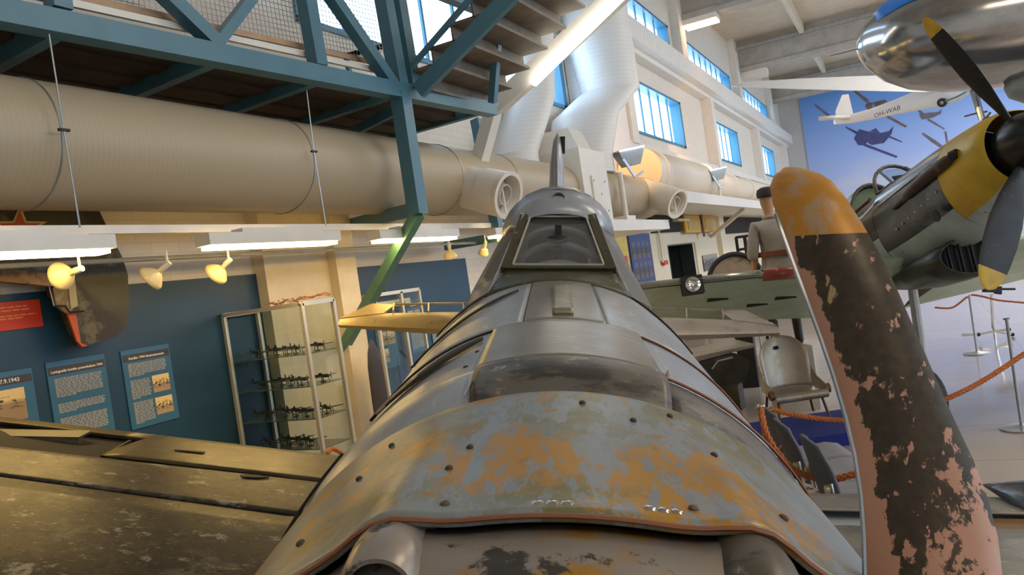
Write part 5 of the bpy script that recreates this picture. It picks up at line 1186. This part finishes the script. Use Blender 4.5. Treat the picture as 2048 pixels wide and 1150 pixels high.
part('seat_pan', B().grid(lambda u, v: V(((v-.5)*.52, .18-.42*u, sh_-.01-.05*math.sin(pi*u)-.03*u)), 10, 8), SEM, PS, local=True, thick=.006)
part('front_roll', B().tube([(-.27, -.24, sh_-.05), (.27, -.24, sh_-.05)], .045, 14), SEM, PS, local=True)
for s_ in (-1, 1):
    part('side_wall', B().prism([V((s_*.265, .18, sh_-.02)), V((s_*.265, -.24, sh_-.06)), V((s_*.265, -.26, sh_+.03)), V((s_*.27, .02, sh_+.10)), V((s_*.26, .20, sh_+.26))], (s_*.008, 0, 0)), SEM, PS, local=True)
    part('pivot', B().lathe((s_*.28, -.20, sh_-.01), (s_, 0, 0), [(-.01, .05), (.03, .05), (.035, .03), (.01, .025)], 16), mat('rust pivot', (.22, .11, .07), .6, .3), PS, local=True)
    for dy in (-.18, .16): part('leg', B().tube([(s_*.22, dy, sh_-.05), (s_*.26, dy*1.3, 0)], .014, 8), mat('brown steel leg', (.14, .08, .05), .5, .4), PS, local=True)
part('torn_hole', B().prism([bk(.74, .36)+V((0, -.008, 0)), bk(.72, .42)+V((0, -.008, 0)), bk(.74, .5)+V((0, -.008, 0)), bk(.80, .46)+V((0, -.008, 0)), bk(.79, .38)+V((0, -.008, 0))], (0, -.003, 0)), DARKHOLE, PS, local=True)
# ------------------------------------------------------------------ ropes and stanchions
def rope(lab, pts, r=.016, posts=(), twist=True):
    o = thing('barrier_rope', lab, 'rope', pts[len(pts)//2]); n = 60; cv = []
    for i in range(n+1):   # catmull-rom
        t_ = i/n*(len(pts)-1); k_ = min(int(t_), len(pts)-2); u = t_-k_
        a, b_, c, d = pts[max(0, k_-1)], pts[k_], pts[k_+1], pts[min(len(pts)-1, k_+2)]
        cv.append(.5*((2*b_)+(c-a)*u+(2*a-5*b_+4*c-d)*u*u+(3*b_-a-3*c+d)*u**3))
    for ph in range(3):
        st_ = []
        for i, p in enumerate(cv):
            d = (cv[min(i+1, n)]-cv[max(i-1, 0)]).normalized(); x = d.cross(V((.3, .2, 1))).normalized(); y = d.cross(x); a = i*1.1+ph*2*pi/3
            st_.append(p+(x*math.cos(a)+y*math.sin(a))*r*.5)
        part('strand', B().tube(st_, r*.62, 6), ROPE, o)
    return o
def stanchion(lab, p, h=.95):
    o = thing('stanchion', lab, 'post', (p.x, p.y, 0)); part('base', B().lathe((p.x, p.y, 0), (0, 0, 1), [(0, .17), (.015, .17), (.03, .05), (.04, .02)], 24), GREYM, o); part('pole', B().tube([(p.x, p.y, .03), (p.x, p.y, h)], .014, 10), GREYM, o); part('top_ring', B().torus((p.x, p.y, h), (0, 0, 1), .022, .008, 14, 6), CHROME, o)
s1 = at(1523, 815, 5.0)
rope('orange rope sagging in front of the three grey chairs', [at(1521, 812, 5.05), at(1535, 872, 4.9), at(1580, 933, 4.75), at(1640, 957, 4.65), at(1702, 950, 4.55), at(1790, 905, 4.5)], .020)
rope('orange rope stretched behind the grey chairs', [at(1541, 818, 6.6), at(1600, 832, 6.6), at(1690, 840, 6.6), at(1790, 830, 6.6)], .021)
rope('orange rope rising at the right edge beyond the propeller blade', [at(1850, 815, 6.4), at(1922, 785, 6.4), at(1985, 750, 6.5), at(2060, 700, 6.6)], .021)
stanchion('grey rope post beside the three chairs', at(1521, 812, 5.05), at(1521, 812, 5.05).z)
stanchion('grey rope post behind the three chairs', at(1541, 818, 6.6), at(1541, 818, 6.6).z)
p = onZ(2044, 858, 0); stanchion('grey rope post with round base at the right edge', p, 1.0)
rope('far orange rope hanging behind the silver tailplane', [at(1348, 662, 12), at(1362, 646, 12), at(1380, 655, 12), at(1415, 666, 12), at(1450, 655, 12), at(1492, 627, 12)], .024)
stanchion('far rope post left under the green wing', at(1362, 646, 12), at(1362, 646, 12).z); stanchion('far rope post right under the green wing', at(1513, 630, 12), at(1513, 630, 12).z)
rope('thin orange rope behind the chin scoop', [at(1870, 615, 11), at(1905, 615, 11), at(1938, 592, 11), at(1960, 592, 11), at(2000, 601, 11), at(2070, 607, 11)], .014)
stanchion('rope post behind the lower propeller tip', at(1938, 592, 11), at(1938, 592, 11).z)
# machine gun on a bent tube stand
g = onZ(1988, 663, 0); MG = thing('machine_gun_stand', 'black machine gun on a bent chrome tube stand', 'gun stand', g)
zt = 12.0; g = at(1988, 662, zt); flo = -g.z
P_ = lambda x, y: at(x, y, zt)+V((0, 0, 0))
part('upright', B().tube([P_(1983, 588), P_(1986, 655), P_(1990, 662)], .022, 8), CHROME, MG)
part('foot_tube', B().tube([P_(1924, 670), P_(1955, 669), P_(1990, 662), P_(2018, 659)], .018, 8), CHROME, MG); part('foot_tube', B().tube([P_(1990, 662), P_(2025, 669)], .018, 8), CHROME, MG)
part('gun_body', B().beam(P_(1968, 578), P_(2000, 579), .10, .10).beam(P_(1990, 584), P_(2002, 586), .05, .05), BLACK, MG); part('barrel', B().tube([P_(1998, 578), P_(2030, 578)], .018, 8), BLACK, MG)
for q in ((1957, 669), (2018, 659), (2025, 669)): part('rubber_cap', B().ball(P_(*q), .03, 10), BLACK, MG)
part('leg_post', B().tube([V((g.x, g.y, g.z)), V((g.x, g.y, 0))], .018, 8), CHROME, MG)
# dark crate-like wing stub and red box under the green wing
ct = thing('wing_stub', 'dark open-ended wing stub lying on the floor under the silver tailplane', 'aircraft part', onZ(1440, 775, 0))
zc_ = 9.6; DKG = worn('dark olive stub', (.045, .04, .028), [((.08, .07, .05), 5, .5, .62, (1, 1, 1))], .6)
fr_ = [at(1380, 728, zc_), at(1470, 706, zc_), at(1500, 722, zc_+.1), at(1490, 765, zc_+.1), at(1430, 782, zc_), at(1375, 772, zc_)]
part('body', B().prism(fr_, cF*.5+rh*-.2), DKG, ct)
part('deck', B().prism([at(1350, 722, zc_-.2), at(1510, 688, zc_+.1), at(1508, 694, zc_+.1), at(1380, 727, zc_-.1)], cF*.9), worn('pale deck', (.38, .34, .27), [((.2, .18, .14), 6, .55, .65, (1, 1, 1))], .4, .2), ct)
part('flap_rod', B().tube([at(1424, 738, zc_-.05), at(1436, 722, zc_-.05), at(1465, 715, zc_-.05)], .012, 6), GREYM, ct)
q_ = at(1435, 780, zc_); part('skid', B().mm((q_.x-.25, q_.y, 0), (q_.x+.25, q_.y+.3, q_.z+.04)), DKG, ct)
rbx = thing('red_chair', 'small red chair far away under the green wing', 'chair', onZ(1330, 665, 0)); zz_ = 13.0
part('seat', B().beam(at(1312, 642, zz_), at(1350, 638, zz_), .3, .10), RED, rbx); part('backrest', B().beam(at(1316, 633, zz_), at(1320, 648, zz_), .25, .08), RED, rbx)
for px in (1318, 1345):
    q_ = at(px, 645, zz_); part('leg', B().tube([q_, V((q_.x, q_.y, 0))], .015, 6), GREYM, rbx)
dc = thing('dark_cabinet', 'long dark low cabinet far under the green wing', 'cabinet', onZ(1400, 672, 0))
q0_, q1_ = onZ(1360, 668, 0), onZ(1500, 640, 0)
part('body', B().beam(V((q0_.x, q0_.y+3, .45)), V((q0_.x+3.2, q0_.y+5.5, .45)), .4, .85), mat('cabinet brown', (.16, .12, .09), .5), dc)
part('top', B().beam(V((q0_.x, q0_.y+3, .9)), V((q0_.x+3.2, q0_.y+5.5, .9)), .5, .05), mat('cabinet top', (.05, .05, .055), .4), dc)
